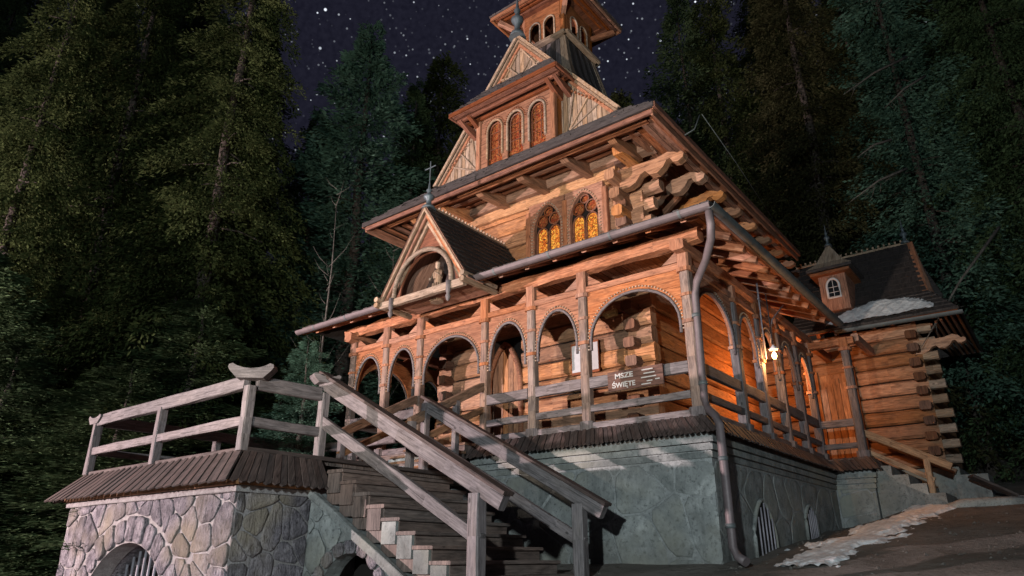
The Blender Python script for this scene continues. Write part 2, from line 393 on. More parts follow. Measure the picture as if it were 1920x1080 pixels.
def finial(parent, x, y, z0, h, r, cross=False):
    m = M(); p = [(r * 1.5, 0), (r * 1.1, .10), (r * .55, .16), (r * .5, .28), (r, .34), (r * 1.1, .40), (r * .55, .46), (r * .35, .52), (r * .62, .58), (r * .3, .64), (r * .12, .85), (r * .05, 1)]
    m.lathe((x, y, z0), [(a, b * h) for a, b in p], 10)
    o = m.build('finial', M_LEAD, parent)
    if cross:
        c = M(); c.beam((x, y, z0 + h * .9), (x, y, z0 + h * 1.5), .02, .02); c.beam((x - .16, y, z0 + h * 1.3), (x + .16, y, z0 + h * 1.3), .02, .02); c.build('cross', M_LEAD, o)
def shingles(name, parent, A, B, C, D, rows, w, mat=None, snowy=False):
    # A,B eave ends; D,C ridge ends (A below D, B below C); real overlapping tapered shingles joined in one part
    m = M(); A, B, C, D = map(Vector, (A, B, C, D)); n = (B - A).cross(D - A).normalized()
    if n.z < 0: n = -n
    for r in range(rows):
        t0 = r / rows; t1 = min(1, (r + 1.25) / rows); L0 = A.lerp(D, t0); R0 = B.lerp(C, t0); L1 = A.lerp(D, t1); R1 = B.lerp(C, t1)
        k = max(1, int((R0 - L0).length / w)); ph = .5 * (r % 2) / k; cuts = [0] + [min(1, max(0, (i + RND.uniform(-.12, .12)) / k + ph)) for i in range(1, k)] + [1]
        for a, b in zip(cuts[:-1], cuts[1:]):
            if b - a < .1 / k: continue
            g_ = .012 * min(1, 1 / k * 10) * (b - a); hh = RND.uniform(.024, .046); dz = RND.uniform(-.012, .012)
            p = [L0.lerp(R0, a + g_) + n * hh, L0.lerp(R0, b - g_) + n * hh, L1.lerp(R1, b - g_) + n * .006, L1.lerp(R1, a + g_) + n * .006]
            s = (D - A).normalized() * dz; p[0] += s; p[1] += s
            off = RND.random() * 40; gr = (D - A).normalized()
            m.face(p, gr, off); m.face([p[0] - n * hh, p[1] - n * hh, p[1], p[0]], gr, off)
    return m.build(name, mat or W_SH, parent, kind='stuff')
def slab(m, A, B, C, D, th, g=(1, 0, 0)):
    A, B, C, D = map(Vector, (A, B, C, D)); n = (B - A).cross(D - A).normalized()
    if n.z < 0: n = -n
    m.prism([A - n * th, B - n * th, C - n * th, D - n * th], n * th, g)
def skirt(parent, top0, top1, bot0, bot1, w, mat=W_SK, th=.025, name='skirt_board'):
    top0, top1, bot0, bot1 = map(Vector, (top0, top1, bot0, bot1)); L = (bot1 - bot0).length; n = max(1, int(L / w))
    nrm = (bot1 - bot0).cross(top0 - bot0).normalized()
    if nrm.z < 0: nrm = -nrm
    for i in range(n):
        a, b = i / n, (i + 1) / n; e = .06 / n; sg = (top0 - bot0).normalized()
        dz = RND.uniform(-.012, .012); lift = nrm * (RND.uniform(0, .008) + (.012 if i % 2 else 0))
        p0 = bot0.lerp(bot1, a + e) - sg * dz; p1 = bot0.lerp(bot1, b - e) - sg * dz; q1 = top0.lerp(top1, b - e); q0 = top0.lerp(top1, a + e)
        pm = bot0.lerp(bot1, (a + b) / 2) - sg * (dz + .035)
        m = M(); m.prism([p + lift for p in (p0, pm, p1, q1, q0)], nrm * th, sg); m.build(name, mat, parent)
# ------------------------------------------------------------------ Voronoi stones
def clip(poly, a, b, c):        # keep a*x+b*y<=c
    o = []
    for i in range(len(poly)):
        p, q = poly[i], poly[(i + 1) % len(poly)]; dp = a * p[0] + b * p[1] - c; dq = a * q[0] + b * q[1] - c
        if dp <= 0: o.append(p)
        if (dp < 0 < dq) or (dq < 0 < dp):
            t = dp / (dp - dq); o.append((p[0] + (q[0] - p[0]) * t, p[1] + (q[1] - p[1]) * t))
    return o
def parea(p): return abs(sum(p[i][0] * p[(i + 1) % len(p)][1] - p[(i + 1) % len(p)][0] * p[i][1] for i in range(len(p)))) / 2
def stones(parent, P, u0, u1, z0, z1, size, gap, proud, mat, rng, circ=None, half=None, name='stone', sx=1.25, base=0.0, drop=.16):
    nu = max(1, round((u1 - u0) / (size * sx))); nz_ = max(1, round((z1 - z0) / size)); S_ = []
    du, dz = (u1 - u0) / nu, (z1 - z0) / nz_
    for j in range(-1, nz_ + 1):
        for i in range(-1, nu + 1):
            S_.append((u0 + (i + .5 + .5 * (j % 2) + rng.uniform(-.46, .46)) * du, z0 + (j + .5 + rng.uniform(-.46, .46)) * dz))
    S_ = [q for q in S_ if rng.random() > drop]
    for s in S_:
        poly = [(u0, z0), (u1, z0), (u1, z1), (u0, z1)]
        for q in S_:
            if q is s: continue
            dx, dy = q[0] - s[0], q[1] - s[1]; L = math.hypot(dx, dy)
            if L > 3.5 * size * sx: continue
            poly = clip(poly, dx / L, dy / L, (dx * (s[0] + q[0]) / 2 + dy * (s[1] + q[1]) / 2) / L - gap / 2)
            if len(poly) < 3: break
        if len(poly) < 3: continue
        if half:
            for h in half: poly = clip(poly, *h) if len(poly) > 2 else poly
        if len(poly) < 3: continue
        cx = sum(p[0] for p in poly) / len(poly); cz = sum(p[1] for p in poly) / len(poly)
        if circ:
            dx, dy = cx - circ[0], cz - circ[1]; L = math.hypot(dx, dy)
            if L < circ[2]: 
                if min(math.hypot(p[0] - circ[0], p[1] - circ[1]) for p in poly) < circ[2] - .05 and L < circ[2] - .05: continue
            poly = clip(poly, -dx / L, -dy / L, -(circ[0] * dx + circ[1] * dy) / L - circ[2])
        if len(poly) < 3 or parea(poly) < .004: continue
        rock_piece(parent, P, poly, proud, mat, rng, name, base)
def rock_piece(parent, P, poly, proud, mat, rng, name='stone', base=0.0):
    cx = sum(p[0] for p in poly) / len(poly); cz = sum(p[1] for p in poly) / len(poly)
    # resample the outline so that corners read rounded
    pts = []
    for i in range(len(poly)):
        p, q = poly[i], poly[(i + 1) % len(poly)]; L = math.hypot(q[0] - p[0], q[1] - p[1])
        if L < .03: continue
        for t in (.18, .5, .82):
            pts.append((p[0] + (q[0] - p[0]) * t + rng.uniform(-.05, .05) * L * .3, p[1] + (q[1] - p[1]) * t + rng.uniform(-.05, .05) * L * .3))
    if len(pts) < 4: return
    pr = proud * rng.uniform(.6, 1.3); off = rng.random() * 30
    rings = [(1, base), (1, base + pr * .55), (.94, base + pr * .92), (.72, base + pr)]
    m = M(); b = 0; n = len(pts)
    for k, d in rings:
        m.v += [P(cx + (p[0] - cx) * k, cz + (p[1] - cz) * k, d * (1 + (rng.uniform(-.28, .28) if k < .95 else 0))) for p in pts]
    for r in range(3):
        for i in range(n):
            j = (i + 1) % n; m.face(None, (1, 0, 0), off, [r * n + i, r * n + j, (r + 1) * n + j, (r + 1) * n + i], r > 0)
    m.face(None, (1, 0, 0), off, [3 * n + i for i in range(n)], True)
    m.build(name, mat, parent)
# =================================================================== CHAPEL
C0 = -8.48
ch = thing('chapel', 'carved log chapel with arcaded porch, stepped gable and belfry on a stone base', 'chapel', (-8.4, 14, 1.5))
FZ = 3.60
NW, NE, NY = -11.1, -5.95, 11.6          # nave walls
# foundation ---------------------------------------------------------------
m = M(); m.box(-12.95, -4.08, 9.93, 17.0, .6, 3.34); m.build('foundation_wall', PMOR, ch)
m = M(); m.box(-6, -3.3, 16.63, 19, 1, 3.34); m.build('foundation_wall', PMOR, ch)
rg = random.Random(3)
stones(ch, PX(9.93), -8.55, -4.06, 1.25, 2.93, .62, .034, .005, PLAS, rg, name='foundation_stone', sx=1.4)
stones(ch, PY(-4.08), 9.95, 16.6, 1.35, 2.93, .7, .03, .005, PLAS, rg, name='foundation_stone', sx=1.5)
stones(ch, PX(16.63), -4.05, -3.3, 2.0, 3.0, .5, .03, .005, PLAS, rg, name='foundation_stone')
for k, (z, d) in enumerate(((2.97, .03), (3.08, .055), (3.19, .08))):
    m = M(); m.box(-9, -4.08 + d, 9.93 - d, 16.62, z, z + .09); m.build('cornice_course', PLAS, ch)
    m = M(); m.box(-4.3, -3.3 + d, 16.63 - d, 17.2, z - .004, z + .088); m.build('cornice_course', PLAS, ch)
skirt(ch, (-9, 10.02, FZ), (-4.17, 10.02, FZ), (-9, 9.72, 3.31), (-3.88, 9.72, 3.31), .085)
skirt(ch, (-4.17, 10.02, FZ), (-4.17, 16.55, FZ), (-3.88, 9.72, 3.31), (-3.88, 16.35, 3.31), .12)
skirt(ch, (-4.17, 16.55, FZ), (-3.3, 16.55, FZ), (-3.88, 16.37, 3.33), (-3.12, 16.37, 3.33), .085)
skirt(ch, (-3.3, 16.55, FZ), (-3.3, 18.5, FZ), (-3.12, 16.37, 3.33), (-3.12, 18.5, 3.33), .12)
m = M(); m.box(-12.9, -4.15, 10.0, 18.4, 3.36, FZ); m.box(-4.4, -3.28, 16.5, 18.5, 3.37, FZ - .005); m.build('porch_floor', W_ST, ch)
# basement windows in the side wall
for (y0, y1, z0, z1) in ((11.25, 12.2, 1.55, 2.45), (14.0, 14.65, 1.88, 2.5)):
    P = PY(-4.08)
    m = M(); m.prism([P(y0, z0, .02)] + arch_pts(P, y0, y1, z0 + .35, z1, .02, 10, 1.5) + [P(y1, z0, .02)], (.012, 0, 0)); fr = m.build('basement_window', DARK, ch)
    w = M(); w.tube(arch_pts(P, y0 - .02, y1 + .02, z0 + .35, z1 + .03, .03, 10, 1.5, z0), .035, 6); WLOC[fr.name] = WLOC[fr.name]; w.build('arch_rim', PLAS, fr)
    for i in range(1, 6):
        u = y0 + (y1 - y0) * i / 6; b = M(); b.tube([P(u, z0, .06), P(u, arch_z(u, y0, y1, z0 + .35, z1, 1.5) - .03, .06)], .014, 6); b.build('iron_bar', M_BAR, fr)
# log walls ---------------------------------------------------------------
def logwall(P, u0, u1, z0, z1, hgt, th=.22, holes=(), shift=0, ext0=.28, ext1=.28, mat=W_LOG, parent=None, depth=0, tip=0., tmat=None):
    z = z0 + shift; k = 0
    while z < z1 - .1:
        segs = [(u0 - ext0, u1 + ext1)]
        for (h0, h1, a, b) in holes:
            if z + hgt * .6 > a and z + hgt * .4 < b:
                ns = []
                for s0, s1 in segs:
                    if h0 > s0 and h1 < s1: ns += [(s0, h0), (h1, s1)]
                    elif h0 > s1 or h1 < s0: ns.append((s0, s1))
                    elif h0 <= s0: ns.append((h1, s1))
                    else: ns.append((s0, h0))
                segs = ns
        for s0, s1 in segs:
            if s1 - s0 < .15: continue
            j = RND.uniform(-.015, .015); e0 = RND.uniform(-.04, .04); e1 = RND.uniform(-.04, .04)
            mm = M(); c = z + hgt / 2; n = max(2, int((s1 - s0) / .7))
            a0 = min(s0 + tip, u0 + e0) if s0 < u0 and tip else s0 + (e0 if s0 < u0 else 0); a1 = max(s1 - tip, u1 + e1) if s1 > u1 and tip else s1 + (e1 if s1 > u1 else 0)
            mm.beam(P(a0, c, -th / 2 + j + depth), P(a1, c, -th / 2 + j + depth), th + .04, hgt - .03, (0, 0, 1), .18, n, .013)
            lg = mm.build('log', mat, parent or ch)
            for e, q, w_ in ((a0, s0 + e0, s0 < u0), (a1, s1 + e1, s1 > u1)):
                if tip and w_: mm = M(); mm.beam(P(e, c, -th / 2 + j + depth), P(q, c, -th / 2 + j + depth), th + .02, hgt * .56, (0, 0, 1), .16, 2, .008); mm.build('log_end', tmat or W_END, lg)
        z += hgt; k += 1
DX0, DX1 = -9.72, -8.86                                                   # door
WX0, WX1 = -8.66, -6.47                                                   # stained windows
HN = .37
logwall(PX(NY), NW, NE, FZ, 9.85, HN, holes=[(DX0, DX1, 3.5, 6.1), (WX0, WX1, 7.75, 9.2)])
logwall(PY(NE), NY + .24, 18.5, FZ, 9.75, HN, shift=HN / 2, ext0=.50, ext1=0, tip=.52)
logwall(PY(NW, -1), NY + .24, 17.2, FZ, 9.75, HN, shift=HN / 2, ext0=.50, ext1=.3, tip=.52)
m = M(); m.box(NW + .1, NE - .1, NY + .1, 18.35, FZ, 9.8); m.build('wall_core', DARK, ch)
# stepped corbel logs under the eave at the corner
for k, (z, e) in enumerate(((8.05, .42), (8.42, .50), (8.79, .66))):
    m = M(); m.beam((NE - .6, NY + .13, z), (NE + e, NY + .13, z), .24, .24, ch=.2, seg=3, jit=.012); m.build('corbel_end', W_LOG, ch)
    m = M(); m.beam((NE - .12, NY + .6, z + .18), (NE - .12, NY - e, z + .18), .24, .24, ch=.2, seg=3, jit=.012); m.build('corbel_end', W_LOG, ch)
# top plates
m = M(); m.beam((NW - .7, NY - .14, 9.58), (NE + .7, NY - .14, 9.58), .26, .22, seg=10, jit=.018); m.build('wall_plate', W_LOG, ch)
W_PL = wood('pale_hewn_log', (.22, .11, .055), (.46, .26, .15), (.62, .40, .25), None, .3, .1)
m = M(); m.beam((NW + .1, NY - .06, 9.34), (NE - .25, NY - .06, 9.34), .16, .24, seg=10, jit=.014); m.build('hewn_lintel', W_PL, ch)
m = M(); m.beam((NE + .14, NY - .7, 9.45), (NE + .14, 18, 9.45), .26, .24, seg=8, jit=.015); m.build('wall_plate', W_LOG, ch)
# door ---------------------------------------------------------------
P = PX(NY + .02)
dr = M(); dr.prism([P(DX0 + .06, FZ, 0)] + arch_pts(P, DX0 + .06, DX1 - .06, 5.2, 5.98, 0, 12, 1.5) + [P(DX1 - .06, FZ, 0)], (0, .04, 0)); door = dr.build('door', W_LOG, ch)
for i in range(5):
    a = DX0 + .07 + (DX1 - DX0 - .14) * i / 5; b = DX0 + .07 + (DX1 - DX0 - .14) * (i + 1) / 5 - .012
    q = M(); zt = lambda u: arch_z(u, DX0 + .05, DX1 - .05, 5.2, 5.96, 1.5)
    q.prism([P(a, FZ + .02, .002), P(b, FZ + .02, .002), P(b, zt(b), .002), P((a + b) / 2, zt((a + b) / 2), .002), P(a, zt(a), .002)], (0, -.03, 0)); q.build('door_plank', W_LOG, door)
q = M(); q.tube(arch_pts(P, DX0, DX1, 5.2, 6.05, .06, 14, 1.5, FZ), .06, 8); q.build('door_arch', W_OR, door)
# porch columns & arches ---------------------------------------------------------------
CX = [-4.28, -6.29, -7.46, -8.63, -10.47, -11.56, -12.70]; PYF = 10.12
SY = [PYF, 12.05, 13.25, 14.45, 15.65, 16.75]
def column(x, y, top=6.5):
    c = M(); c.beam((x, y, FZ), (x, y, top), .17, .17, (0, 1, 0), .14, 6, .006); o = c.build('porch_column', W_COL if y < PYF + .1 else W_GR, ch)
    for z, s, h in ((5.16, .23, .06), (5.62, .22, .05), (6.06, .26, .07), (FZ + .08, .26, .16)):
        b = M(); b.beam((x, y, z - h / 2), (x, y, z + h / 2), s, s, (0, 1, 0), .2); b.build('column_collar', W_OR if z > 4 else W_GR, o)
    c = M(); c.beam((x, y, 6.1), (x, y, top + .02), .20, .20, (0, 1, 0), .14); c.build('column_head', W_OR, o)
for x in CX: column(x, PYF)
for y in SY[1:]: column(-4.28, y)
for y in SY[1:4]: column(-12.70, y)
column(-3.42, 16.75, 6.3)
def arcade(P, u0, u1, rail=True, railmat=W_GR, low=True):
    a, b = u0 + .10, u1 - .10
    m = M(); plate(m, P, a, b, 5.2, 6.10, [(a + .045, b - .045, 5.2, 5.92)], .07, -.035, 14); o = m.build('arch_board', W_OR, ch)
    m = M(); m.tube(arch_pts(P, a + .05, b - .05, 5.2, 5.915, .04, 16, 2., 5.0), .027, 6); m.build('arch_moulding', W_GR, o)
    m = M(); studs(m, arch_pts(P, a + .0, b - .0, 5.2, 5.99, .045, 18, 2., 5.02), .032, .062, (0, 0, 1)); m.build('bead_trim', W_GB, o, kind='stuff')
    m = M(); m.beam(P(u0 + .1, 6.16), P(u1 - .1, 6.16), .14, .12, seg=4, jit=.006); m.build('arch_lintel', W_OR, ch)
    for s in (0, 1):   # carved knee in the gap above
        e = (u0 + .12) if s == 0 else (u1 - .12); dd = .28 if s == 0 else -.28
        m = M(); m.prism([P(e, 6.24, -.03), P(e + dd, 6.24, -.03), P(e, 6.44, -.03)], Vector(P(0, 0, .03)) - Vector(P(0, 0, -.03)), (1, 0, 0)); m.build('knee_brace', W_OR, ch)
    if rail:
        m = M(); m.beam(P(u0 + .09, 4.43, .02), P(u1 - .09, 4.43, .02), .09, .19, seg=4, jit=.006); m.build('porch_rail', railmat, ch)
        m = M(); m.beam(P(u0 + .09, 3.98, .02), P(u1 - .09, 3.98, .02), .08, .12, seg=4, jit=.006); m.build('porch_rail', railmat, ch)
        m = M(); m.beam(P(u0 + .09, FZ + .07, .03), P(u1 - .09, FZ + .07, .03), .10, .13, seg=4, jit=.006); m.build('sill_beam', railmat, ch)
for i in range(6): arcade(PX(PYF), CX[i + 1], CX[i], rail=(i != 3))
for i in range(5): arcade(PY(-4.28), SY[i], SY[i + 1])
for i in range(3): arcade(PY(-12.70, -1), SY[i], SY[i + 1])
m = M(); m.beam((-4.2, 16.75, 4.4), (-3.5, 16.75, 4.4), .09, .17); m.build('porch_rail', W_GR, ch)
m = M(); m.beam((-4.2, 16.75, 3.9), (-3.5, 16.75, 3.9), .09, .12); m.build('porch_rail', W_GR, ch)
# big plate logs over the columns
m = M(); m.beam((-13.0, PYF, 6.62), (-3.95, PYF, 6.62), .26, .23, seg=22, jit=.022, ch=.2); m.build('plate_log', W_OR, ch)
m = M(); m.beam((-4.28, 9.85, 6.45), (-4.28, 17.0, 6.45), .24, .22, seg=16, jit=.015, ch=.2); m.build('plate_log', W_OR, ch)
m = M(); m.beam((-12.7, 9.85, 6.45), (-12.7, 14.5, 6.45), .24, .22, seg=12, jit=.015, ch=.2); m.build('plate_log', W_OR, ch)
# porch roof: rafters, boards, shingles
ZE, ZT = 6.66, 7.80
def zf(y): return ZE + (ZT - ZE) * (y - 9.25) / (NY - 9.25)
def zs_(x): return ZE + (ZT - ZE) * (-3.45 - x) / (-3.45 - NE)
x = -13.2
while x < -3.9:
    if not (-10.6 < x < -8.1):
        m = M(); y1 = min(NY, 9.3 + (-3.45 - x) * 1.0 + .1) if x > -5.9 else NY
        m.beam((x, 9.32, zf(9.32) - .10), (x, y1, zf(y1) - .10), .10, .13, seg=2, jit=.004); m.build('rafter', W_OR, ch)
    else:
        m = M(); m.beam((x, 9.9, zf(9.9) - .10), (x, NY, zf(NY) - .10), .10, .13); m.build('rafter', W_OR, ch)
    x += .62
y = 10.5
while y < 16.5:
    m = M(); x1 = max(NE, -3.55 - (y - 9.25)) if y < 11.7 else NE
    m.beam((-3.58, y, zs_(-3.58) - .10), (x1, y, zs_(x1) - .10), .10, .13); m.build('rafter', W_OR, ch); y += .62
# ceiling boards (each a plank along the eave)
k = 0; y = 9.3
while y < NY - .05:
    y2 = y + .155; xr = -3.5 - (y - 9.25) * (NE + 3.45) / -(NY - 9.25) * 1; xr = -3.47 - (y - 9.25) * (-3.45 - NE) / (NY - 9.25)
    for (a, b) in (((-13.55, xr),) if y > 9.95 else ((-13.55, -10.35), (-8.3, xr))):
        m = M(); m.prism([(a, y + .004, zf(y) - .03), (b, y + .004, zf(y) - .03), (b, y2 - .004, zf(y2) - .03), (a, y2 - .004, zf(y2) - .03)], (0, 0, .02), (1, 0, 0)); m.build('ceiling_board', W_OR, ch)
    y = y2
x = -3.5
while x > NE + .05:
    x2 = x - .17; yf = 9.3 + (-3.47 - x) * (NY - 9.25) / (-3.45 - NE)
    m = M(); m.prism([(x - .004, yf, zs_(x) - .03), (x - .004, 16.4, zs_(x) - .03), (x2 + .004, 16.4, zs_(x2) - .03), (x2 + .004, yf + .17, zs_(x2) - .03)], (0, 0, .02), (0, 1, 0)); m.build('ceiling_board', W_OR, ch); x = x2
for A, B, Cc, D, n in (((-13.6, 9.2, ZE), (-3.4, 9.2, ZE), (NE, NY, ZT), (-11.1, NY, ZT), 14), ((-3.4, 9.2, ZE), (-3.4, 16.45, ZE), (NE, 16.45, ZT), (NE, NY, ZT), 14), ((-13.6, 14.6, ZE), (-13.6, 9.2, ZE), (-11.1, NY, ZT), (-11.1, 14.6, ZT), 12)):
    m = M(); slab(m, A, B, Cc, D, .012); m.build('roof_deck', W_SH, ch)
    if A[0] == -13.6 and B[0] == -3.4:
        shingles('roof_shingle', ch, A, (-10.55, 9.2, ZE), (-10.55, NY, ZT), D, n, .12); shingles('roof_shingle', ch, (-8.2, 9.2, ZE), B, Cc, (-8.2, NY, ZT), n, .12)
    else: shingles('roof_shingle', ch, A, B, Cc, D, n, .14)
for (a, b) in (((-13.6, 9.24, 6.6), (-10.4, 9.24, 6.6)), ((-8.3, 9.24, 6.6), (-3.44, 9.24, 6.6)), ((-3.44, 9.26, 6.6), (-3.44, 16.4, 6.6))):
    m = M(); m.beam(a, b, .04, .13, seg=3, jit=.003); m.build('fascia_board', W_DK, ch)
# gutters
def gutter(p0, p1, mat, r=.085):
    p0, p1 = Vector(p0), Vector(p1); d = (p1 - p0).normalized(); sd = d.cross(Vector((0, 0, 1))).normalized(); m = M(); n = 9
    def prof(rad, q): return [q + sd * math.cos(math.pi * (1 + i / n)) * rad + Vector((0, 0, 1)) * math.sin(math.pi * (1 + i / n)) * rad for i in range(n + 1)]
    A = prof(r, p0) + prof(r * .9, p0)[::-1]; B = prof(r, p1) + prof(r * .9, p1)[::-1]
    m.ring([A, B], d, True, False); o = m.build('gutter', mat, ch)
    L = (p1 - p0).length; k = int(L / 1.1)
    for i in range(1, k + 1):
        c = p0.lerp(p1, (i - .4) / k); b = M(); A = [q for q in prof(r * 1.07, c - d * .02)]; B = [q for q in prof(r * 1.07, c + d * .02)]
        b.ring([A, B], d, False, False); b.build('gutter_clip', M_GUT2, o)
gutter((-13.68, 9.14, 6.60), (-10.3, 9.14, 6.60), M_GUT); gutter((-8.33, 9.14, 6.60), (-3.36, 9.14, 6.60), M_GUT)
gutter((-3.36, 16.4, 6.60), (-3.36, 9.1, 6.60), M_GUT2)
m = M(); m.tube([(-3.42, 9.2, 6.55), (-3.42, 9.22, 6.30), (-3.48, 9.32, 6.12), (-3.72, 9.65, 5.95), (-4.02, 9.93, 5.75), (-4.10, 10.0, 5.55), (-4.12, 10.0, 4.5), (-4.12, 9.99, 3.85), (-4.05, 9.93, 3.68), (-3.86, 9.72, 3.52), (-3.80, 9.66, 3.38), (-3.80, 9.66, 2.4), (-3.80, 9.66, 1.72), (-3.72, 9.62, 1.6), (-3.60, 9.56, 1.54)], .062, 12)
dp = m.build('downpipe', M_GUT, ch)
for z in (5.2, 4.1, 2.9, 2.0):
    xx, yy = (-4.12, 10.0) if z > 3.6 else (-3.80, 9.66)
    m = M(); m.tube([(xx, yy, z - .03), (xx, yy, z + .03)], .072, 12); m.build('pipe_clip', M_GUT2, dp)
# porch gable ---------------------------------------------------------------
GX, GY, GZ0, GZ1 = -9.33, 9.0, 6.55, 8.46; GH = 1.24; RE = 12.2
def gsl(side, d0, d1, w, y, th, mat, nm):
    # board parallel to the gable slope, between offsets d0.. measured inwards (vertical)
    for s in (-1, 1):
        m = M(); A = (GX + s * (GH - d0 * GH / (GZ1 - GZ0)), y, GZ0); 
        m.prism([(GX + s * (GH - d0 * .6), y, GZ0), (GX, y, GZ1 - d0), (GX, y, GZ1 - d1), (GX + s * (GH - d1 * .6), y, GZ0)], (0, th, 0), (s * GH, 0, -(GZ1 - GZ0))); m.build(nm, mat, ch)
gsl(0, 0, .13, 0, GY - .10, .05, W_GB, 'barge_board'); gsl(0, .15, .27, 0, GY - .04, .05, W_OR, 'barge_board'); gsl(0, .29, .42, 0, GY + .02, .05, W_GB, 'barge_board')
for s in (-1, 1):
    A = (GX + s * (GH + .03), GY - .1, GZ0 - .03); B = (GX + s * (GH + .03), 9.95, GZ0 + .0); Cc = (GX, RE, GZ1 + .02); D = (GX, GY - .1, GZ1 + .02)
    yv = 9.25 + 0.0
    # lower edge follows the valley with the porch roof
    Bv = (GX + s * (GH + .03), 9.3, GZ0 + .02); Cv = (GX, RE, GZ1 + .02)
    Bv = (GX + s * (GH + .03), 9.35, GZ0 - .03)
    m = M(); slab(m, A, Bv, Cv, D, .03); m.build('gable_roof_deck', W_OR, ch)
    if s == 1: shingles('roof_shingle', ch, A, Bv, Cv, D, 13, .11)
    else: shingles('roof_shingle', ch, Bv, A, D, Cv, 18, .10)
P = PX(GY)
m = M(); plate(m, P, GX - GH + .18, GX + GH - .18, GZ0, GZ0 + .02, [(GX - .79, GX + .79, GZ0 + .02, 7.42)], .04, -.12, 18, ztop=lambda u: max(GZ0 + .03, GZ1 - .30 - abs(u - GX) * (GZ1 - GZ0) / GH)); m.build('gable_panel', W_DK, ch)
m = M(); m.prism([(GX - 1.0, 9.75, GZ0), (GX + 1.0, 9.75, GZ0), (GX, 9.75, GZ1 - .3)], (0, .04, 0)); m.build('gable_back_wall', W_SK, ch)  # dark wood colour stands in for the shade inside the gable
m = M(); m.tube(arch_pts(P, GX - .80, GX + .80, GZ0 + .1, 7.44, .06, 18, 2., GZ0 - .1), .05, 8); m.build('gable_arch', W_GB, ch)
m = M(); m.beam((GX - 1.16, GY - .06, GZ0 - .08), (GX + 1.16, GY - .06, GZ0 - .08), .12, .15, seg=6, jit=.006); m.build('gable_tie_beam', W_GB, ch)
for s in (-1, 1):
    m = M(); m.lathe((GX + s * .80, GY - .13, GZ0 - .42), [(.01, 0), (.035, .03), (.055, .10), (.03, .16), (.05, .2), (.05, .42)], 8); m.build('pendant', W_GR, ch)
    for q in (0, 1):
        m = M(); xx = GX + s * (1.2 + .0 * q); m.beam((xx, GY - .2 + .0, GZ0 - .07 + q * .12), (xx, 9.8, GZ0 - .07 + q * .12), .11, .10, ch=.25); m.build('purlin_end', W_GB, ch)
m = M(); m.box(GX - 1.05, GX + 1.05, GY, 9.8, GZ0 - .05, GZ0 - .02, (1, 0, 0)); m.build('gable_soffit', W_OR, ch)
m = M(); studs(m, [(GX, GY + .35, GZ1 + .09), (GX, RE - .05, GZ1 + .09)], .055, .105, (0, 0, 1)); m.beam((GX, GY - .08, GZ1 + .03), (GX, RE, GZ1 + .03), .05, .05); m.build('ridge_cresting', W_GB, ch, kind='stuff')
finial(ch, GX, GY + .02, GZ1 - .06, .78, .11, True)
# main eave ---------------------------------------------------------------
EX0, EX1, EY0, EY1, EZ = -12.5, -4.46, 9.85, 18.4, 9.30
sl = 1.15 / 1.25
# soffit boards and purlins (horizontal soffit stepped by purlins)
y = EY0 + .05; i = 0
while y < NY - .02:
    zz = EZ - .05 + (y - EY0) * .36
    m = M(); m.box(EX0 + (y - EY0), EX1 - (y - EY0) * .8, y + .004, y + .165, zz, zz + .03, (1, 0, 0)); m.build('soffit_board', W_OR, ch); y += .17
x = EX1 - .05
while x > NE - .02:
    zz = EZ - .05 + (EX1 - x) * .36; yy = EY0 + (EX1 - x)
    m = M(); m.box(x - .165, x - .004, yy, EY1, zz, zz + .03, (0, 1, 0)); m.build('soffit_board', W_OR, ch); x -= .17
x = EX0 + .05
while x < NW + .02:
    zz = EZ - .05 + (x - EX0) * .36; yy = EY0 + (x - EX0)
    m = M(); m.box(x + .004, x + .165, yy, EY1, zz, zz + .03, (0, 1, 0)); m.build('soffit_board', W_OR, ch); x += .17
for yy in (10.25, 10.75, 11.2):
    m = M(); m.beam((EX0 + (yy - EY0) + .1, yy, EZ - .10 + (yy - EY0) * .36), (EX1 - (yy - EY0) * .8, yy, EZ - .10 + (yy - EY0) * .36), .12, .10, seg=6, jit=.01); m.build('eave_purlin', W_OR, ch)
for xx in (-4.9, -5.35):
    m = M(); m.beam((xx, EY0 + .2, EZ - .10 + (EX1 - xx) * .36), (xx, EY1, EZ - .10 + (EX1 - xx) * .36), .12, .10, seg=6, jit=.01); m.build('eave_purlin', W_OR, ch)
def fascia(a, b, mat, h, dz, w=.05):
    m = M(); a = Vector(a); b = Vector(b); a.z += dz; b.z += dz; m.beam(a, b, w, h, seg=6, jit=.004); return m.build('eave_fascia', mat, ch)
fascia((EX0, EY0, EZ), (EX1, EY0, EZ), W_SH, .10, .03, .06); fascia((EX0 + .06, EY0 + .06, EZ), (EX1 - .06, EY0 + .06, EZ), W_DK, .09, -.07)
fascia((EX1, EY0, EZ), (EX1, EY1, EZ), W_DK, .12, .03, .06); fascia((EX1 - .07, EY0 + .06, EZ), (EX1 - .07, EY1, EZ), W_OR, .13, -.08)
fascia((EX0, EY0, EZ), (EX0, EY1, EZ), W_DK, .12, .03, .06); fascia((EX0 + .07, EY0 + .06, EZ), (EX0 + .07, EY1, EZ), W_OR, .12, -.08)
# wedge brackets carrying the front eave
for x in (-5.68, -6.83, -8.0, -9.17, -10.34, -11.3):
    m = M(); y0, y1 = 10.35, NY - .02
    m.prism([(x - .08, y0, EZ + .05), (x - .08, y1, EZ + .50), (x - .08, y1, EZ + .10), (x - .08, y1 - .2, EZ + .07), (x - .08, y0 + .15, EZ + .0)], (.17, 0, 0), (0, 1, 0)); m.build('eave_bracket', W_LOG, ch)
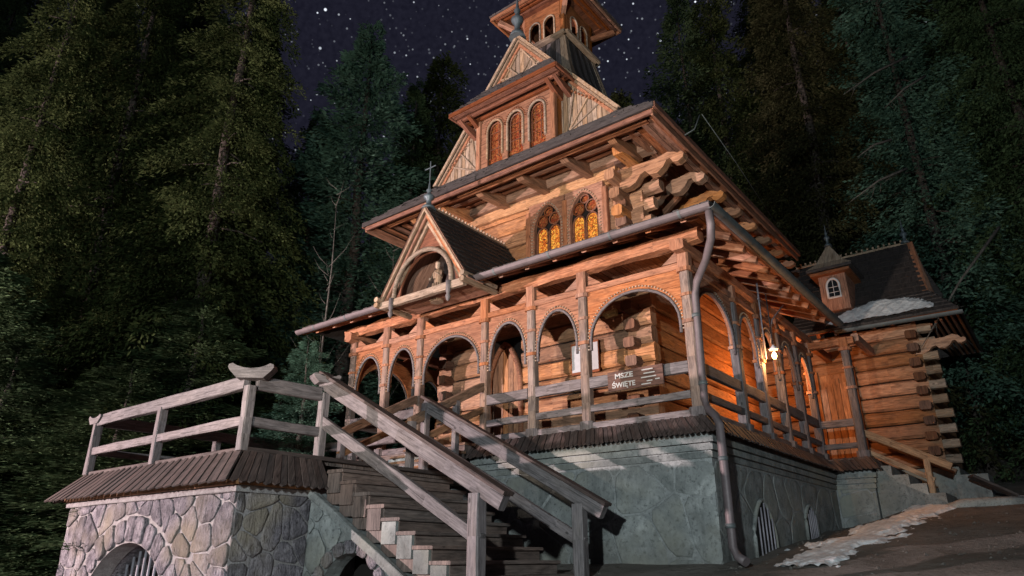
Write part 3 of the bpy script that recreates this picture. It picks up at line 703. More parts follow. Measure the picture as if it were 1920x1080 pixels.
# carved dragon-head beams on the long side
def carved_beam(y, x0, x1, z, w=.15, s=1.):
    L = x1 - x0
    lo = [(0, -.24), (.16, -.24), (.26, -.20), (.34, -.10), (.42, -.07), (.48, -.15), (.60, -.17), (.70, -.10), (.76, -.01), (.81, .0), (.85, -.08), (.92, -.10), (1.0, -.06), (1.02, .0), (.98, .05), (.93, .04)]
    pts = [(x0 + L * a, y, z + b * s) for a, b in lo] + [(x0 + L * .88, y, z + .10), (x0 + L * .78, y, z + .15), (x0 + L * .6, y, z + .10), (x0, y, z + .12)]
    m = M(); m.prism(pts, (0, w, 0), (1, 0, 0)); return m.build('carved_beam', W_LOG, ch)
x = -12.55
while x < -4.5:      # flat boarding of the porch ceiling, seen through the slots over the arches
    m = M(); m.beam((x, 10.26, 6.80), (x, NY - .03, 6.80), .135, .025, seg=1, jit=.002); m.build('ceiling_board', W_OR, ch); x += .15
for i, y in enumerate((11.25, 12.25, 13.25, 14.25, 15.2, 16.2, 17.2, 18.1)):
    carved_beam(y, NE - .05, EX1 - .12, EZ - .27, .19 if i < 3 else .16, 1.4 if i < 3 else 1.1)
    if i < 4: 
        m = M(); m.beam((NE + .0, y + .5, EZ - .75), (EX1 - .75, y + .5, EZ - .2), .12, .12); m.build('strut', W_OR, ch)
# roofs (upper)
GB = 10.5; GW = 2.72; AP = 13.9; GYp = 11.1
roofs = [((EX0, EY0, EZ + .06), (EX1, EY0, EZ + .06), (C0 + GW + .05, GYp, GB), (C0 - GW - .05, GYp, GB), 9),
         ((EX1, EY0, EZ + .06), (EX1, EY1, EZ + .06), (C0 + GW, EY1, GB), (C0 + GW, GYp, GB), 9),
         ((EX0, EY1, EZ + .06), (EX0, EY0, EZ + .06), (C0 - GW, GYp, GB), (C0 - GW, EY1, GB), 9),
         ((C0 + GW, GYp - .12, GB), (C0 + GW, EY1, GB), (C0, EY1, AP), (C0, GYp - .12, AP), 24),
         ((C0 - GW, EY1, GB), (C0 - GW, GYp - .12, GB), (C0, GYp - .12, AP), (C0, EY1, AP), 24)]
for A, B, Cc, D, n in roofs:
    m = M(); slab(m, A, B, Cc, D, .03); m.build('roof_deck', W_SH, ch); shingles('roof_shingle', ch, A, B, Cc, D, n, .17)
m = M(); m.prism([(C0 - GW + .05, EY1 - .3, 9), (C0 + GW - .05, EY1 - .3, 9), (C0 + GW - .05, EY1 - .3, GB), (C0, EY1 - .3, AP - .1), (C0 - GW + .05, EY1 - .3, GB)], (0, .1, 0)); m.build('rear_gable', W_GB, ch)
# stepped front gable ---------------------------------------------------------------
def gx(z): return GW * (AP - z) / (AP - GB)
m = M(); m.prism([(C0 - GW + .05, GYp + .06, GB - .2), (C0 + GW - .05, GYp + .06, GB - .2), (C0 + GW - .05, GYp + .06, GB), (C0, GYp + .06, AP - .05), (C0 - GW + .05, GYp + .06, GB)], (0, .05, 0)); m.build('gable_backing', W_DK, ch)
x = C0 - GW + .08
while x < C0 + GW - .1:      # vertical boards
    a, b = x, x + .125; za, zb = AP - abs(a - C0) * (AP - GB) / GW - .08, AP - abs(b - C0) * (AP - GB) / GW - .08
    if min(za, zb) > GB:
        m = M(); m.prism([(a, GYp + .055, GB - .15), (b - .015, GYp + .055, GB - .15), (b - .015, GYp + .055, zb), (a, GYp + .055, za)], (0, -.03 - RND.random() * .012, 0)); m.build('gable_board', W_GB, ch)
    x = b
for s in (-1, 1):
    for d0, d1, yy, mt in ((0, .12, GYp - .14, W_GB), (.13, .22, GYp - .07, W_GB), (.23, .34, GYp - .02, W_OR)):
        m = M(); m.prism([(C0 + s * (GW + .03 - d0 * .8), yy, GB), (C0, yy, AP + .04 - d0), (C0, yy, AP + .04 - d1), (C0 + s * (GW + .03 - d1 * .8), yy, GB)], (0, .05, 0), (s * GW, 0, -(AP - GB))); m.build('barge_board', mt, ch)
    for (xa, za, xb, zb) in ((1.35, 10.5, 1.95, 11.25), (1.35, 10.5, 2.25, 10.95), (1.35, 10.5, 1.55, 11.6), (.05, 12.75, .42, 13.2), (.55, 12.75, .12, 13.4), (.1, 12.75, .75, 12.9)):
        m = M(); m.beam((C0 + s * xa, GYp + .01, za), (C0 + s * xb, GYp + .01, zb), .04, .055, (0, 1, 0)); m.build('gable_batten', W_GB, ch)
    m = M(); studs(m, [(C0 + s * 1.25, GYp - .04, 11.75), (C0 + s * (GW - .12), GYp - .04, GB + .08)], .055, .12, (0, 0, 1)); m.build('dentil_trim', W_OR, ch, kind='stuff')
# window box
BX0, BX1, BY = -9.62, -7.30, 10.9
m = M(); m.box(BX0, BX1, BY + .08, GYp + .05, GB - .3, 12.05); m.build('window_bay', W_BAY, ch)
P = PX(BY)
hol = []
wn_ = .46; cs = (-9.06, -8.44, -7.80)
for c in cs: hol.append((c - wn_ / 2, c + wn_ / 2, 11.25, 11.52))
m = M(); plate(m, P, BX0 + .02, BX1 - .02, GB - .2, 11.95, hol, .05, 0, 12); bay = m.build('bay_front', W_BAY, ch)
for c in cs:
    m = M(); m.prism([P(c - wn_ / 2, GB - .1, -.03)] + arch_pts(P, c - wn_ / 2, c + wn_ / 2, 11.25, 11.52, -.03, 12) + [P(c + wn_ / 2, GB - .1, -.03)], (0, .02, 0)); wd = m.build('window', GLASS2, ch, label='amber arched window in the upper gable')
    m = M(); m.tube(arch_pts(P, c - wn_ / 2, c + wn_ / 2, 11.25, 11.52, .06, 14, 2., GB), .032, 6); m.build('window_arch', W_GB, wd)
    m = M(); m.tube(arch_pts(P, c - wn_ / 2 + .05, c + wn_ / 2 - .05, 11.25, 11.46, .0, 14, 2., GB), .02, 6); m.build('sash', W_DK, wd)
    for u in (-.08, .08): m = M(); m.beam(P(c + u, GB, 0), P(c + u, 11.42, 0), .014, .014); m.build('glazing_bar', W_DK, wd)
    for z in (10.75, 10.98, 11.2): m = M(); m.beam(P(c - .2, z, .0), P(c + .2, z, .0), .014, .014); m.build('glazing_bar', W_DK, wd)
    m = M(); studs(m, arch_pts(P, c - wn_ / 2 - .07, c + wn_ / 2 + .07, 11.25, 11.60, .06, 14), .028, .055, (0, 0, 1)); m.build('bead_trim', W_DK, wd, kind='stuff')
for x in (BX0 + .05, BX1 - .05):
    m = M(); m.beam((x, BY - .03, GB - .2), (x, BY - .03, 11.95), .13, .13, (0, 1, 0)); m.build('bay_post', W_BAY, ch)
# hipped pent roof above the bay
Q0 = [(-10.08, 10.30, 11.80), (-6.88, 10.30, 11.80), (C0 + .98, GYp - .1, 12.68), (C0 - .98, GYp - .1, 12.68)]
for A, B, Cc, D in ((Q0[0], Q0[1], Q0[2], Q0[3]), (Q0[1], (-6.88, GYp - .05, 11.80), (C0 + .98, GYp - .04, 12.68), Q0[2]), ((-10.08, GYp - .05, 11.80), Q0[0], Q0[3], (C0 - .98, GYp - .04, 12.68))):
    m = M(); slab(m, A, B, Cc, D, .03); m.build('pent_roof', W_DK, ch)
    if A == Q0[0]: shingles('roof_shingle', ch, A, B, Cc, D, 7, .12, W_SH)
for a, b in ((Q0[0], Q0[1]), (Q0[1], (-6.88, GYp, 11.80)), (Q0[0], (-10.08, GYp, 11.80))):
    a, b = Vector(a), Vector(b); m = M(); m.beam(a + Vector((0, 0, -.03)), b + Vector((0, 0, -.03)), .05, .10); m.build('pent_fascia', W_DK, ch)
k = 0; y = 10.34
while y < BY: 
    m = M(); m.box(-10.02, -6.94, y, y + .12, 11.72 + k * .02, 11.745 + k * .02, (1, 0, 0)); m.build('soffit_board', W_DK, ch); y += .127; k += 1
for yy in (10.55, 10.78): m = M(); m.beam((-10.0, yy, 11.69), (-6.96, yy, 11.69), .08, .07); m.build('eave_purlin', W_DK, ch)
for x in (-9.9, -9.6, -7.28, -7.05): m = M(); m.prism([(x - .05, 10.45, 11.66), (x - .05, GYp, 11.66), (x - .05, GYp, 11.42), (x - .05, 10.8, 11.5)], (.1, 0, 0), (0, 1, 0)); m.build('eave_bracket', W_DK, ch)
finial(ch, C0, GYp - .1, AP - .08, 1.5, .15)
# main stained windows ---------------------------------------------------------------
P = PX(NY - .03)
for c in (-8.02, -7.04):
    wm = M(); wm.box(c - .46, c + .46, NY + .0, NY + .03, 7.72, 9.2, (0, 0, 1)); win = wm.build('window', DARK, ch, label='lit orange stained glass window in the log wall')
    hl = [(c - .31, c - .025, 8.42, 8.59), (c + .025, c + .31, 8.42, 8.59)]
    for h0, h1, zs, za in hl:
        q = M(); q.prism([P(h0 + .0, 7.75, -.01)] + arch_pts(P, h0, h1, zs, za, -.01, 10) + [P(h1, 7.75, -.01)], (0, .01, 0)); q.build('pane', GLASS, win)
        q = M(); q.tube(arch_pts(P, h0, h1, zs, za, .03, 10, 2., 7.75), .02, 6); q.build('mullion', W_DK, win)
        q = M(); cc = (h0 + h1) / 2; q.prism([P(cc + .135 * math.cos(a * math.pi / 6), 8.76 + .135 * math.sin(a * math.pi / 6), -.01) for a in range(12)], (0, .01, 0)); q.build('pane', GLASS2, win)
        q = M(); q.tube([P(cc + .145 * math.cos(a * math.pi / 6), 8.76 + .145 * math.sin(a * math.pi / 6), .03) for a in range(13)], .018, 6, caps=False); q.build('mullion', W_DK, win)
    q = M(); q.prism([P(c + .10 * math.cos(a * math.pi / 6), 8.97 + .09 * math.sin(a * math.pi / 6), -.01) for a in range(12)], (0, .01, 0)); q.build('pane', GLASS2, win)
    q = M(); q.tube([P(c + .11 * math.cos(a * math.pi / 6), 8.97 + .10 * math.sin(a * math.pi / 6), .03) for a in range(13)], .018, 6, caps=False); q.build('mullion', W_DK, win)
    q = M(); plate(q, P, c - .50, c + .50, 7.7, 9.22, [(c - .36, c + .36, 8.55, 9.12)], .10, 0, 14, pw=1.6); q.build('window_frame', W_OR, win)
    q = M(); studs(q, arch_pts(P, c - .41, c + .41, 8.55, 9.17, .11, 14, 1.6, 7.8), .04, .075, (0, 0, 1)); q.build('bead_trim', W_GB, win, kind='stuff')
for x in (-8.55, -7.53, -6.5): m = M(); m.beam((x, NY - .1, 7.7), (x, NY - .1, 9.05), .12, .12, (0, 1, 0)); m.build('window_post', W_OR, ch)
# belfry ---------------------------------------------------------------
TX, TY, TH_ = C0, 12.8, .70; TZ0, TZ1 = 14.3, 15.5
def quadring(cx, cy, h, z): return [(cx - h, cy - h, z), (cx + h, cy - h, z), (cx + h, cy + h, z), (cx - h, cy + h, z)]
prof = [(12.4, 1.22), (13.2, .92), (14.25, .70)]
m = M(); m.ring([quadring(TX, TY, h - .03, z) for z, h in prof], (0, 0, 1)); m.build('belfry_base', W_SH, ch)
for f in range(4):
    for i in range(10):
        for (za, ha), (zb, hb) in zip(prof[:-1], prof[1:]):
            a, b = -1 + 2 * i / 10 + .012, -1 + 2 * (i + 1) / 10 - .012
            pts = []
            for (t, h, z) in ((a, ha, za), (b, ha, za), (b, hb, zb), (a, hb, zb)):
                u, v = t * h, -h; u, v = [(u, v), (-v, u), (-u, -v), (v, -u)][f]; pts.append(Vector((TX + u, TY + v, z)))
            n = (pts[1] - pts[0]).cross(pts[3] - pts[0]).normalized()
            m = M(); m.prism(pts, n * (.02 + .012 * (i % 2)), (0, 0, 1)); m.build('belfry_board', W_GB if i in (0, 9) else W_SH if i % 2 else W_GR, ch)
for sx, sy in ((-1, -1), (1, -1), (1, 1), (-1, 1)):
    m = M(); 
    for (za, ha), (zb, hb) in zip(prof[:-1], prof[1:]): m.beam((TX + sx * (ha + .01), TY + sy * (ha + .01), za), (TX + sx * (hb + .01), TY + sy * (hb + .01), zb), .07, .07, (0, 1, 0))
    m.build('corner_batten', W_GB, ch)
    m = M(); m.beam((TX + sx * .64, TY + sy * .64, 14.3), (TX + sx * .64, TY + sy * .64, 15.6), .13, .13, (0, 1, 0)); m.build('belfry_post', W_BAY, ch)
    m = M(); m.beam((TX + sx * .6, TY + sy * .6, 15.05), (TX + sx * 1.15, TY + sy * 1.15, 15.42), .12, .14); m.build('belfry_bracket', W_OR, ch)
for (a, b) in (((-1, -1), (1, -1)), ((1, -1), (1, 1)), ((1, 1), (-1, 1)), ((-1, 1), (-1, -1))):
    m = M(); m.beam((TX + a[0] * .80, TY + a[1] * .80, 14.31), (TX + b[0] * .80, TY + b[1] * .80, 14.31), .16, .10); m.build('belfry_ledge', W_GB, ch)
    for k, r_ in enumerate((1.3, 1.2, 1.05, .9)):
        m = M(); m.beam((TX + a[0] * r_, TY + a[1] * r_, 15.5 + (1.3 - r_) * .15), (TX + b[0] * r_, TY + b[1] * r_, 15.5 + (1.3 - r_) * .15), .07, .09); m.build('belfry_eave_board', W_DK if k else W_OR, ch)
for P, c in ((PX(TY - .66), TX), (PY(TX + .66), TY), (PX(TY + .66, 1), TX), (PY(TX - .66, -1), TY)):
    m = M(); plate(m, P, c - .58, c + .58, 14.35, 15.55, [(c - .40, c - .07, 15.0, 15.18), (c + .07, c + .40, 15.0, 15.18)], .05, 0, 10); m.build('belfry_arcade', W_BAY, ch)
    for q in (-.235, .235): m = M(); m.tube(arch_pts(P, c + q - .17, c + q + .17, 15.0, 15.19, .06, 12, 2., 14.38), .026, 6); m.build('belfry_arch', W_GB, ch)
m = M(); m.ring([quadring(TX, TY, 1.24, 15.53), quadring(TX, TY, 1.24, 15.55)], (1, 0, 0)); m.build('belfry_soffit', W_DK, ch)
m = M(); m.lathe((TX, TY, 14.55), [(.02, .55), (.10, .5), (.14, .3), (.20, .1), (.27, 0)], 14); m.build('bell', M_IRON, ch)
m = M(); m.ring([quadring(TX, TY, h, z) for z, h in ((15.56, 1.34), (16.0, .85), (17.0, .45), (19.2, .03))], (0, 0, 1)); m.build('belfry_roof', W_SH, ch)
for f in range(4):
    for (h0, z0), (h1, z1), n in (((1.34, 15.56), (.85, 16.0), 4), ((.85, 16.0), (.45, 17.0), 6), ((.45, 17.0), (.04, 19.2), 12)):
        q0 = quadring(TX, TY, h0, z0); q1 = quadring(TX, TY, h1, z1); shingles('roof_shingle', ch, q0[f], q0[(f + 1) % 4], q1[(f + 1) % 4], q1[f], n, .12)
# sacristy annex ---------------------------------------------------------------
AX0, AX1, AY, AB = -5.9, -2.15, 18.6, 21.6
logwall(PX(AY), AX0, AX1, 3.5, 6.9, .345, ext0=0, ext1=.36, holes=[(-4.55, -3.75, 3.4, 6.0)], tip=.33, tmat=W_GB)
P = PX(AY); m = M(); m.box(-4.55, -3.75, AY + .02, AY + .06, 3.5, 6.0, (0, 0, 1)); ad_ = m.build('annex_door', W_LOG, ch)
for i in range(5):
    m = M(); m.beam(P(-4.47 + i * .16, 3.55, .0), P(-4.47 + i * .16, 5.6 + .12 * (2 - abs(i - 2)), .0), .15, .04, (0, 1, 0)); m.build('door_plank', W_LOG, ad_)
for x_ in (-4.6, -3.7): m = M(); m.beam(P(x_, 3.5, .04), P(x_, 6.05, .04), .11, .12, (0, 1, 0)); m.build('door_post', W_LOG, ad_)
logwall(PY(AX1), AY + .24, AB, 3.5, 6.6, .345, shift=.17, ext0=.55, ext1=.3, tip=.56)
m = M(); m.box(-6, AX1 - .1, AY + .12, AB, 2.0, 6.8); m.build('wall_core', DARK, ch)
m = M(); m.box(-5, AX1 + .25, AY - .12, AB + .2, 2.1, 3.48); m.build('foundation_wall', PLAS, ch)
for y in (18.55,): carved_beam(y - .0, AX1 - .1, AX1 + .95, 6.35, .16, .9)
EA = 17.72; EZ2 = 6.86; RY, RZ = 20.0, 9.55; XR = -2.05
rf = [((-4.9, EA, EZ2), (-1.12, EA, EZ2), (-1.75, 18.8, 7.75), (-4.9, 18.8, 7.75), 6), ((-4.9, 18.8, 7.75), (-1.75, 18.8, 7.75), (XR, RY, RZ), (-4.9, RY, RZ), 10),
      ((-1.12, EA, EZ2), (-1.12, 22.3, EZ2), (-1.75, 21.2, 7.75), (-1.75, 18.8, 7.75), 6), ((-1.12, 22.3, EZ2), (-5.5, 22.3, EZ2), (-5.5, RY, RZ), (XR, RY, RZ), 14)]
for A, B, Cc, D, n in rf:
    m = M(); slab(m, A, B, Cc, D, .03); m.build('roof_deck', W_SH, ch); shingles('roof_shingle', ch, A, B, Cc, D, n, .15)
m = M(); m.prism([(-1.85, 18.85, 7.75), (-1.85, 21.15, 7.75), (-2.1, RY, RZ - .1)], (-.05, 0, 0)); m.build('annex_gable', W_OR, ch)
for s in (-1, 1): m = M(); m.beam((-1.78, RY + s * 1.2, 7.72), (-2.0, RY, RZ), .06, .14, (1, 0, 0)); m.build('barge_board', W_OR, ch)
m = M(); studs(m, [(-5, RY, RZ + .1), (XR, RY, RZ + .1)], .07, .14, (0, 0, 1)); m.beam((-5, RY, RZ + .02), (XR + .05, RY, RZ + .02), .06, .06); m.build('ridge_cresting', W_GB, ch, kind='stuff')
finial(ch, XR - .05, RY, RZ, .75, .09)
x = -4.6
while x < -1.3: m = M(); m.beam((x, EA + .05, EZ2 - .09), (x, AY, EZ2 + .30), .09, .11); m.build('rafter', W_DK, ch); x += .42
m = M(); slab(m, (-4.6, EA + .02, EZ2 - .03), (-1.15, EA + .02, EZ2 - .03), (-1.6, AY, EZ2 + .6), (-4.6, AY, EZ2 + .6), .02); m.build('eave_boarding', W_DK, ch)
for i in range(6):
    m = M(); m.beam((-1.2 - i * .12, EA + .1 + i * .14, EZ2 - .06), (-1.2 - i * .12, 22, EZ2 - .06), .05, .06); m.build('eave_purlin', W_OR, ch)
gutter((-3.75, EA - .06, 6.80), (-1.05, EA - .06, 6.76), M_GUT2, .075)
for s in (0, 1): 
    m = M(); m.beam((-4.2 + s * 1.0, 16.9, 6.35), (-4.2 + s * 1.0, 18.5, 6.35), .16, .18); m.build('plate_log', W_OR, ch)
m = M(); m.beam((-4.3, 16.75, 6.25), (-3.2, 16.75, 6.25), .16, .18, seg=3, jit=.01); m.build('plate_log', W_OR, ch)
# dormer on the annex
DXc, DY = -3.72, 18.2
m = M(); m.box(DXc - .33, DXc + .33, DY, 19.4, 7.5, 8.55); dm = m.build('dormer', W_OR, ch)
P = PX(DY)
m = M(); m.prism([P(DXc - .14, 7.86, .012)] + arch_pts(P, DXc - .14, DXc + .14, 8.14, 8.34, .012, 10) + [P(DXc + .14, 7.86, .012)], (0, .008, 0)); m.build('dormer_window', GLDK, dm)
m = M(); m.tube(arch_pts(P, DXc - .15, DXc + .15, 8.14, 8.35, .03, 12, 2., 7.84) + [P(DXc - .15, 7.84, .03)], .03, 6); m.build('window_frame', WHITE, dm)
for z in (7.98, 8.12): m = M(); m.beam(P(DXc - .13, z, .02), P(DXc + .13, z, .02), .012, .012); m.build('glazing_bar', WHITE, dm)
m = M(); m.beam(P(DXc, 7.86, .02), P(DXc, 8.33, .02), .012, .012); m.build('glazing_bar', WHITE, dm)
for z, e in ((8.50, .48), (8.62, .56)): m = M(); m.box(DXc - e, DXc + e, DY - .18, 19.4, z - .04, z + .04, (1, 0, 0)); m.build('dormer_eave', W_OR if z < 8.6 else W_SH, dm)
m = M(); rg4 = lambda h, hy, z, cy: [(DXc - h, cy - hy, z), (DXc + h, cy - hy, z), (DXc + h, 19.4, z), (DXc - h, 19.4, z)]
m.ring([rg4(.56, 0, 8.66, DY - .18), rg4(.33, 0, 8.84, DY), rg4(.02, 0, 9.42, DY + .25)], (0, 0, 1)); m.build('dormer_roof', W_GB, dm)
finial(ch, DXc, DY + .25, 9.36, .68, .07)
# lightning conductor
m = M(); m.tube([(EX1 + .02, 11.1, EZ), (EX1 + .2, 11.2, EZ + .12), (EX1 + .28, 11.35, EZ + .5)], .014, 6); m.tube([(EX1 + .33, 11.35, EZ + .5), (EX1 + .2, 13.5, EZ + .45), (EX1 + .06, 16.5, EZ + .12)], .008, 5); m.build('lightning_conductor', M_GUT2, ch)
m = M(); m.tube([(-4.15, 13.3, 5.2), (-4.12, 13.25, 6.2), (-4.1, 13.2, 6.75)], .018, 6); m.tube([(-4.12, 13.6, 5.6), (-4.05, 13.7, 6.1), (-3.9, 14.1, 6.5)], .014, 6); m.tube([(-4.1, 13.1, 6.4), (-4.1, 13.45, 6.4)], .012, 5); m.build('cable_bracket', M_BAR, ch)
# =================================================================== TERRACE
te = thing('stone_terrace', 'rubble stone terrace with barred arch, board skirt and wooden railing', 'terrace', (-11.2, 7.5, .8))
TXR, TXL, TYF, TYB, TF = -8.66, -13.55, 5.16, 9.88, 2.93
P = PX(TYF); CXa, Ra = -11.45, 1.55; CZa = 1.82 - Ra
hx = [(CXa - 1.45, CXa + 1.45, CZa + .55, 1.80)]
m = M(); plate(m, P, TXL - .35, TXR, -.3, 2.62, [(CXa - Ra + .02, CXa + Ra - .02, CZa, CZa + Ra - .01)], .30, -.30, 22); m.build('mortar_wall', MORT, te)
m = M(); m.box(TXR - .3, TXR, TYF + .305, TYB, -.3, 2.618); m.build('mortar_wall', MORT, te)
m = M(); m.box(TXL - .3, TXL, TYF + .305, TYB, -.3, 2.618); m.build('mortar_wall', MORT, te)
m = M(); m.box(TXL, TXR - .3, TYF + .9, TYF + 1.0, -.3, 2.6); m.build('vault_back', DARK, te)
rg = random.Random(21)
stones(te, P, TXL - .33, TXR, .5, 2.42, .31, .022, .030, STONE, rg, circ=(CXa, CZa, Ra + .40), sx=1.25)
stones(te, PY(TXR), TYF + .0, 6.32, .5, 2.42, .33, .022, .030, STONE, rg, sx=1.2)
na = 17
for i in range(na):
    a0 = math.pi * (i + .06) / na; a1 = math.pi * (i + .94) / na; rr = Ra + .36 + rg.uniform(-.03, .03)
    poly = [(CXa + math.cos(a) * r_, CZa + math.sin(a) * r_) for r_, a in ((Ra + .01, a0), (rr, a0), (rr, a1), (Ra + .01, a1))]
    if poly[1][1] < .4 and poly[2][1] < .4: continue
    rock_piece(te, P, poly, .05, STONE, rg, 'arch_stone')
m = M()
for i in range(20):
    a0, a1 = math.pi * i / 20, math.pi * (i + 1) / 20
    q = [(CXa + math.cos(a0) * Ra, CZa + math.sin(a0) * Ra), (CXa + math.cos(a1) * Ra, CZa + math.sin(a1) * Ra)]
    m.face([P(q[0][0], q[0][1], .0), P(q[1][0], q[1][1], .0), P(q[1][0], q[1][1], -.9), P(q[0][0], q[0][1], -.9)])
m.build('arch_soffit', STONE, te)
for i in range(13):
    u = CXa - 1.1 + i * .185; zt = CZa + math.sqrt(max(0, Ra ** 2 - (u - CXa) ** 2)) - .03
    m = M(); m.tube([P(u, .3, -.45), P(u, zt, -.45)], .022, 6); m.build('iron_bar', M_BAR, te)
for z in (2.44, 2.53):     # toothed fascia under the skirt
    o_ = (z - 2.44) * .5
    m = M(); m.beam((TXL - .38, TYF - .05 - o_, z), (TXR + .05 + o_, TYF - .05 - o_, z), .05, .075, seg=10, jit=.006); m.build('fascia_board', W_BR if z > 2.5 else MORT, te)
    m = M(); m.beam((TXR + .05 + o_, TYF - .07 - o_, z), (TXR + .05 + o_, 6.3, z), .05, .075, seg=4, jit=.006); m.build('fascia_board', W_BR if z > 2.5 else MORT, te)
skirt(te, (TXL + .05, TYF - .02, TF), (TXR + .05, TYF - .02, TF), (TXL - .55, TYF - .36, 2.50), (TXR + .36, TYF - .36, 2.50), .115)
skirt(te, (TXR + .05, TYF - .02, TF), (TXR + .05, 6.38, TF), (TXR + .36, TYF - .36, 2.50), (TXR + .36, 6.38, 2.50), .115)
skirt(te, (TXL + .05, TYB, TF), (TXL + .05, TYF - .02, TF), (TXL - .55, TYB, 2.50), (TXL - .55, TYF - .36, 2.50), .115)
m = M(); m.beam((TXL, TYF, TF + .02), (TXR + .06, TYF, TF + .02), .12, .06); m.build('deck_edge', W_SK, te)
m = M(); m.beam((TXR + .04, TYF, TF + .024), (TXR + .04, TYB, TF + .024), .12, .06); m.build('deck_edge', W_SK, te)
n = 34
for i in range(n):
    y0 = TYF + .06 + (TYB - TYF - .1) * i / n; m = M(); m.box(TXL, TXR, y0, y0 + (TYB - TYF) / n - .012, TF - .06, TF, (1, 0, 0)); m.build('deck_board', W_ST, te)
HORN = [(-.34, -.01), (-.38, .05), (-.37, .10), (-.31, .12), (-.24, .08), (-.12, .045), (0, .035), (.12, .045), (.24, .08), (.31, .12), (.37, .10), (.38, .05), (.34, -.01), (.22, -.13), (-.22, -.13)]
def horn(parent, c, dirn, s=.75, w=.15, half=0):
    d = Vector(dirn).normalized(); sd = Vector((-d.y, d.x, 0)); c = Vector(c)
    pts = [(a, b) for a, b in HORN if half == 0 or a * half >= -.02]
    if half: pts = pts if half < 0 else pts
    m = M(); m.prism([c + d * a * s + Vector((0, 0, b * s)) - sd * w / 2 for a, b in pts], sd * w, d); return m.build('rail_finial', W_GR, parent)
def post(parent, x, y, z0, z1, s=.13, mat=W_GR):
    m = M(); m.beam((x, y, z0), (x, y, z1), s, s, (0, 1, 0), .12, 4, .006); return m.build('rail_post', mat, parent)
def rail(parent, a, b, w=.10, h=.19, mat=W_GR, nm='rail'):
    m = M(); L = (Vector(b) - Vector(a)).length; m.beam(a, b, w, h, seg=max(2, int(L / .5)), jit=.006); return m.build(nm, mat, parent)
YR = 5.12; XRr = -8.63; XL = -13.42; HR = 3.87
for x in (XL, -11.07, XRr): post(te, x, YR, TF, HR - .06)
rail(te, (XL + .05, YR, HR), (XRr - .1, YR, HR)); rail(te, (XL - .05, YR, 3.33), (XRr - .06, YR, 3.33), .09, .13)
horn(te, (XRr, YR, HR + .14), (.75, .66, 0), .82, .20); horn(te, (XL - .02, YR, HR + .02), (1, 0, 0), .62, .16)
rail(te, (XRr, YR + .1, HR + .0), (XRr, 6.28, HR + .02)); rail(te, (XRr, YR + .06, 3.33), (XRr, 6.4, 3.33), .09, .13)
post(te, XRr, 6.36, TF, HR + .05)
post(te, XRr, 8.52, TF, 4.12)
horn(te, (XRr + .02, 6.33, 4.13), (.35, .94, 0), .55, .24)
rail(te, (XRr, 8.55, 3.98), (XRr, 8.9, 4.1)); 
for y in (7.4, 9.75): post(te, XL, y, TF, HR - .06)
rail(te, (XL, YR + .1, HR), (XL, 9.8, HR)); rail(te, (XL, YR + .1, 3.33), (XL, 9.8, 3.33), .09, .12)
rail(te, (XL + .06, 9.7, HR), (-10.6, 9.7, HR)); rail(te, (XL + .06, 9.7, 3.33), (-10.6, 9.7, 3.33), .09, .12); post(te, -12, 9.7, TF, HR - .06)
# steps from the terrace up into the porch
for i in range(4):
    z1 = TF + (FZ - TF) * (i + 1) / 4; y0 = 8.7 + i * .33
    m = M(); m.box(-10.35, -8.75, y0, 10.0, TF, z1 - .045); st = m.build('step', W_ST, te)
    m = M(); m.beam((-10.38, y0 + .15, z1 - .02), (-8.72, y0 + .15, z1 - .02), .36, .045, seg=3, jit=.003); m.build('tread', W_BR, st)
for x in (-10.47, -8.63):
    rail(te, (x, 8.15, 3.74), (x, 10.02, 4.70), .10, .16, W_BR); rail(te, (x, 8.15, 3.35), (x, 10.02, 4.25), .08, .12, W_BR); post(te, x, 8.2, TF, 3.76, .12)
post(te, XRr, 9.3, TF, 4.3, .11)
# =================================================================== STAIRCASE
sc = thing('staircase', 'broad wooden staircase climbing to the terrace, between two thick sloping handrails', 'staircase', (-6.8, 7.4, 1.0))
Y1, Y2 = 6.36, 8.54
NS = 11; rise = .171; run = .300; sx0 = -8.62
for i in range(NS):
    zt = TF - rise * i - .0; xa = sx0 + run * i; 
    if i == 0: continue
    m = M(); m.box(xa - .02, xa + run, Y1 + .0, Y2, zt - .22 - .25, zt - .046, (0, 1, 0)); st = m.build('step', W_ST, sc)
    m = M(); m.beam((xa + run / 2 + .02, Y1 - .05, zt - .022), (xa + run / 2 + .02, Y2 + .03, zt - .022), run + .05, .046, (0, 0, 1), .2, 5, .003); m.build('tread', W_ST, st)
    m = M(); m.box(xa + .02, xa + run - .02, Y1 - .045, Y1 + .01, zt - .32, zt - .05, (0, 0, 1)); m.build('step_side', W_ST if i < 5 else PLAS, st)
# cheek wall with arched opening
P = PX(6.30)
cz = lambda u: 2.50 - (u + 8.62) * .565
m = M(); plate(m, P, -8.655, -5.6, -.2, 1.2, [(-8.28, -7.05, 1.05, 1.66)], .26, -.28, 16, ztop=cz); m.build('cheek_wall', PMOR, sc)
stones(sc, P, -8.6, -5.7, .8, 2.45, .36, .03, .02, PLAS, rg, circ=(-7.665, 1.0, .80), half=[(.565 / 1.1485, 1 / 1.1485, (2.50 - 8.62 * .565 - .12) / 1.1485)], name='cheek_stone')
for i in range(9):
    a0 = math.pi * (i + .08) / 9; a1 = math.pi * (i + .92) / 9
    rock_piece(sc, P, [(-7.665 + math.cos(a) * r_, 1.02 + math.sin(a) * r_) for r_, a in ((.63, a0), (.80, a0), (.80, a1), (.63, a1))], .035, STONE, rg, 'arch_stone')
m = M(); m.box(-8.4, -6.9, 7.0, 7.05, 0, 2.0); m.build('vault_back', DARK, sc)
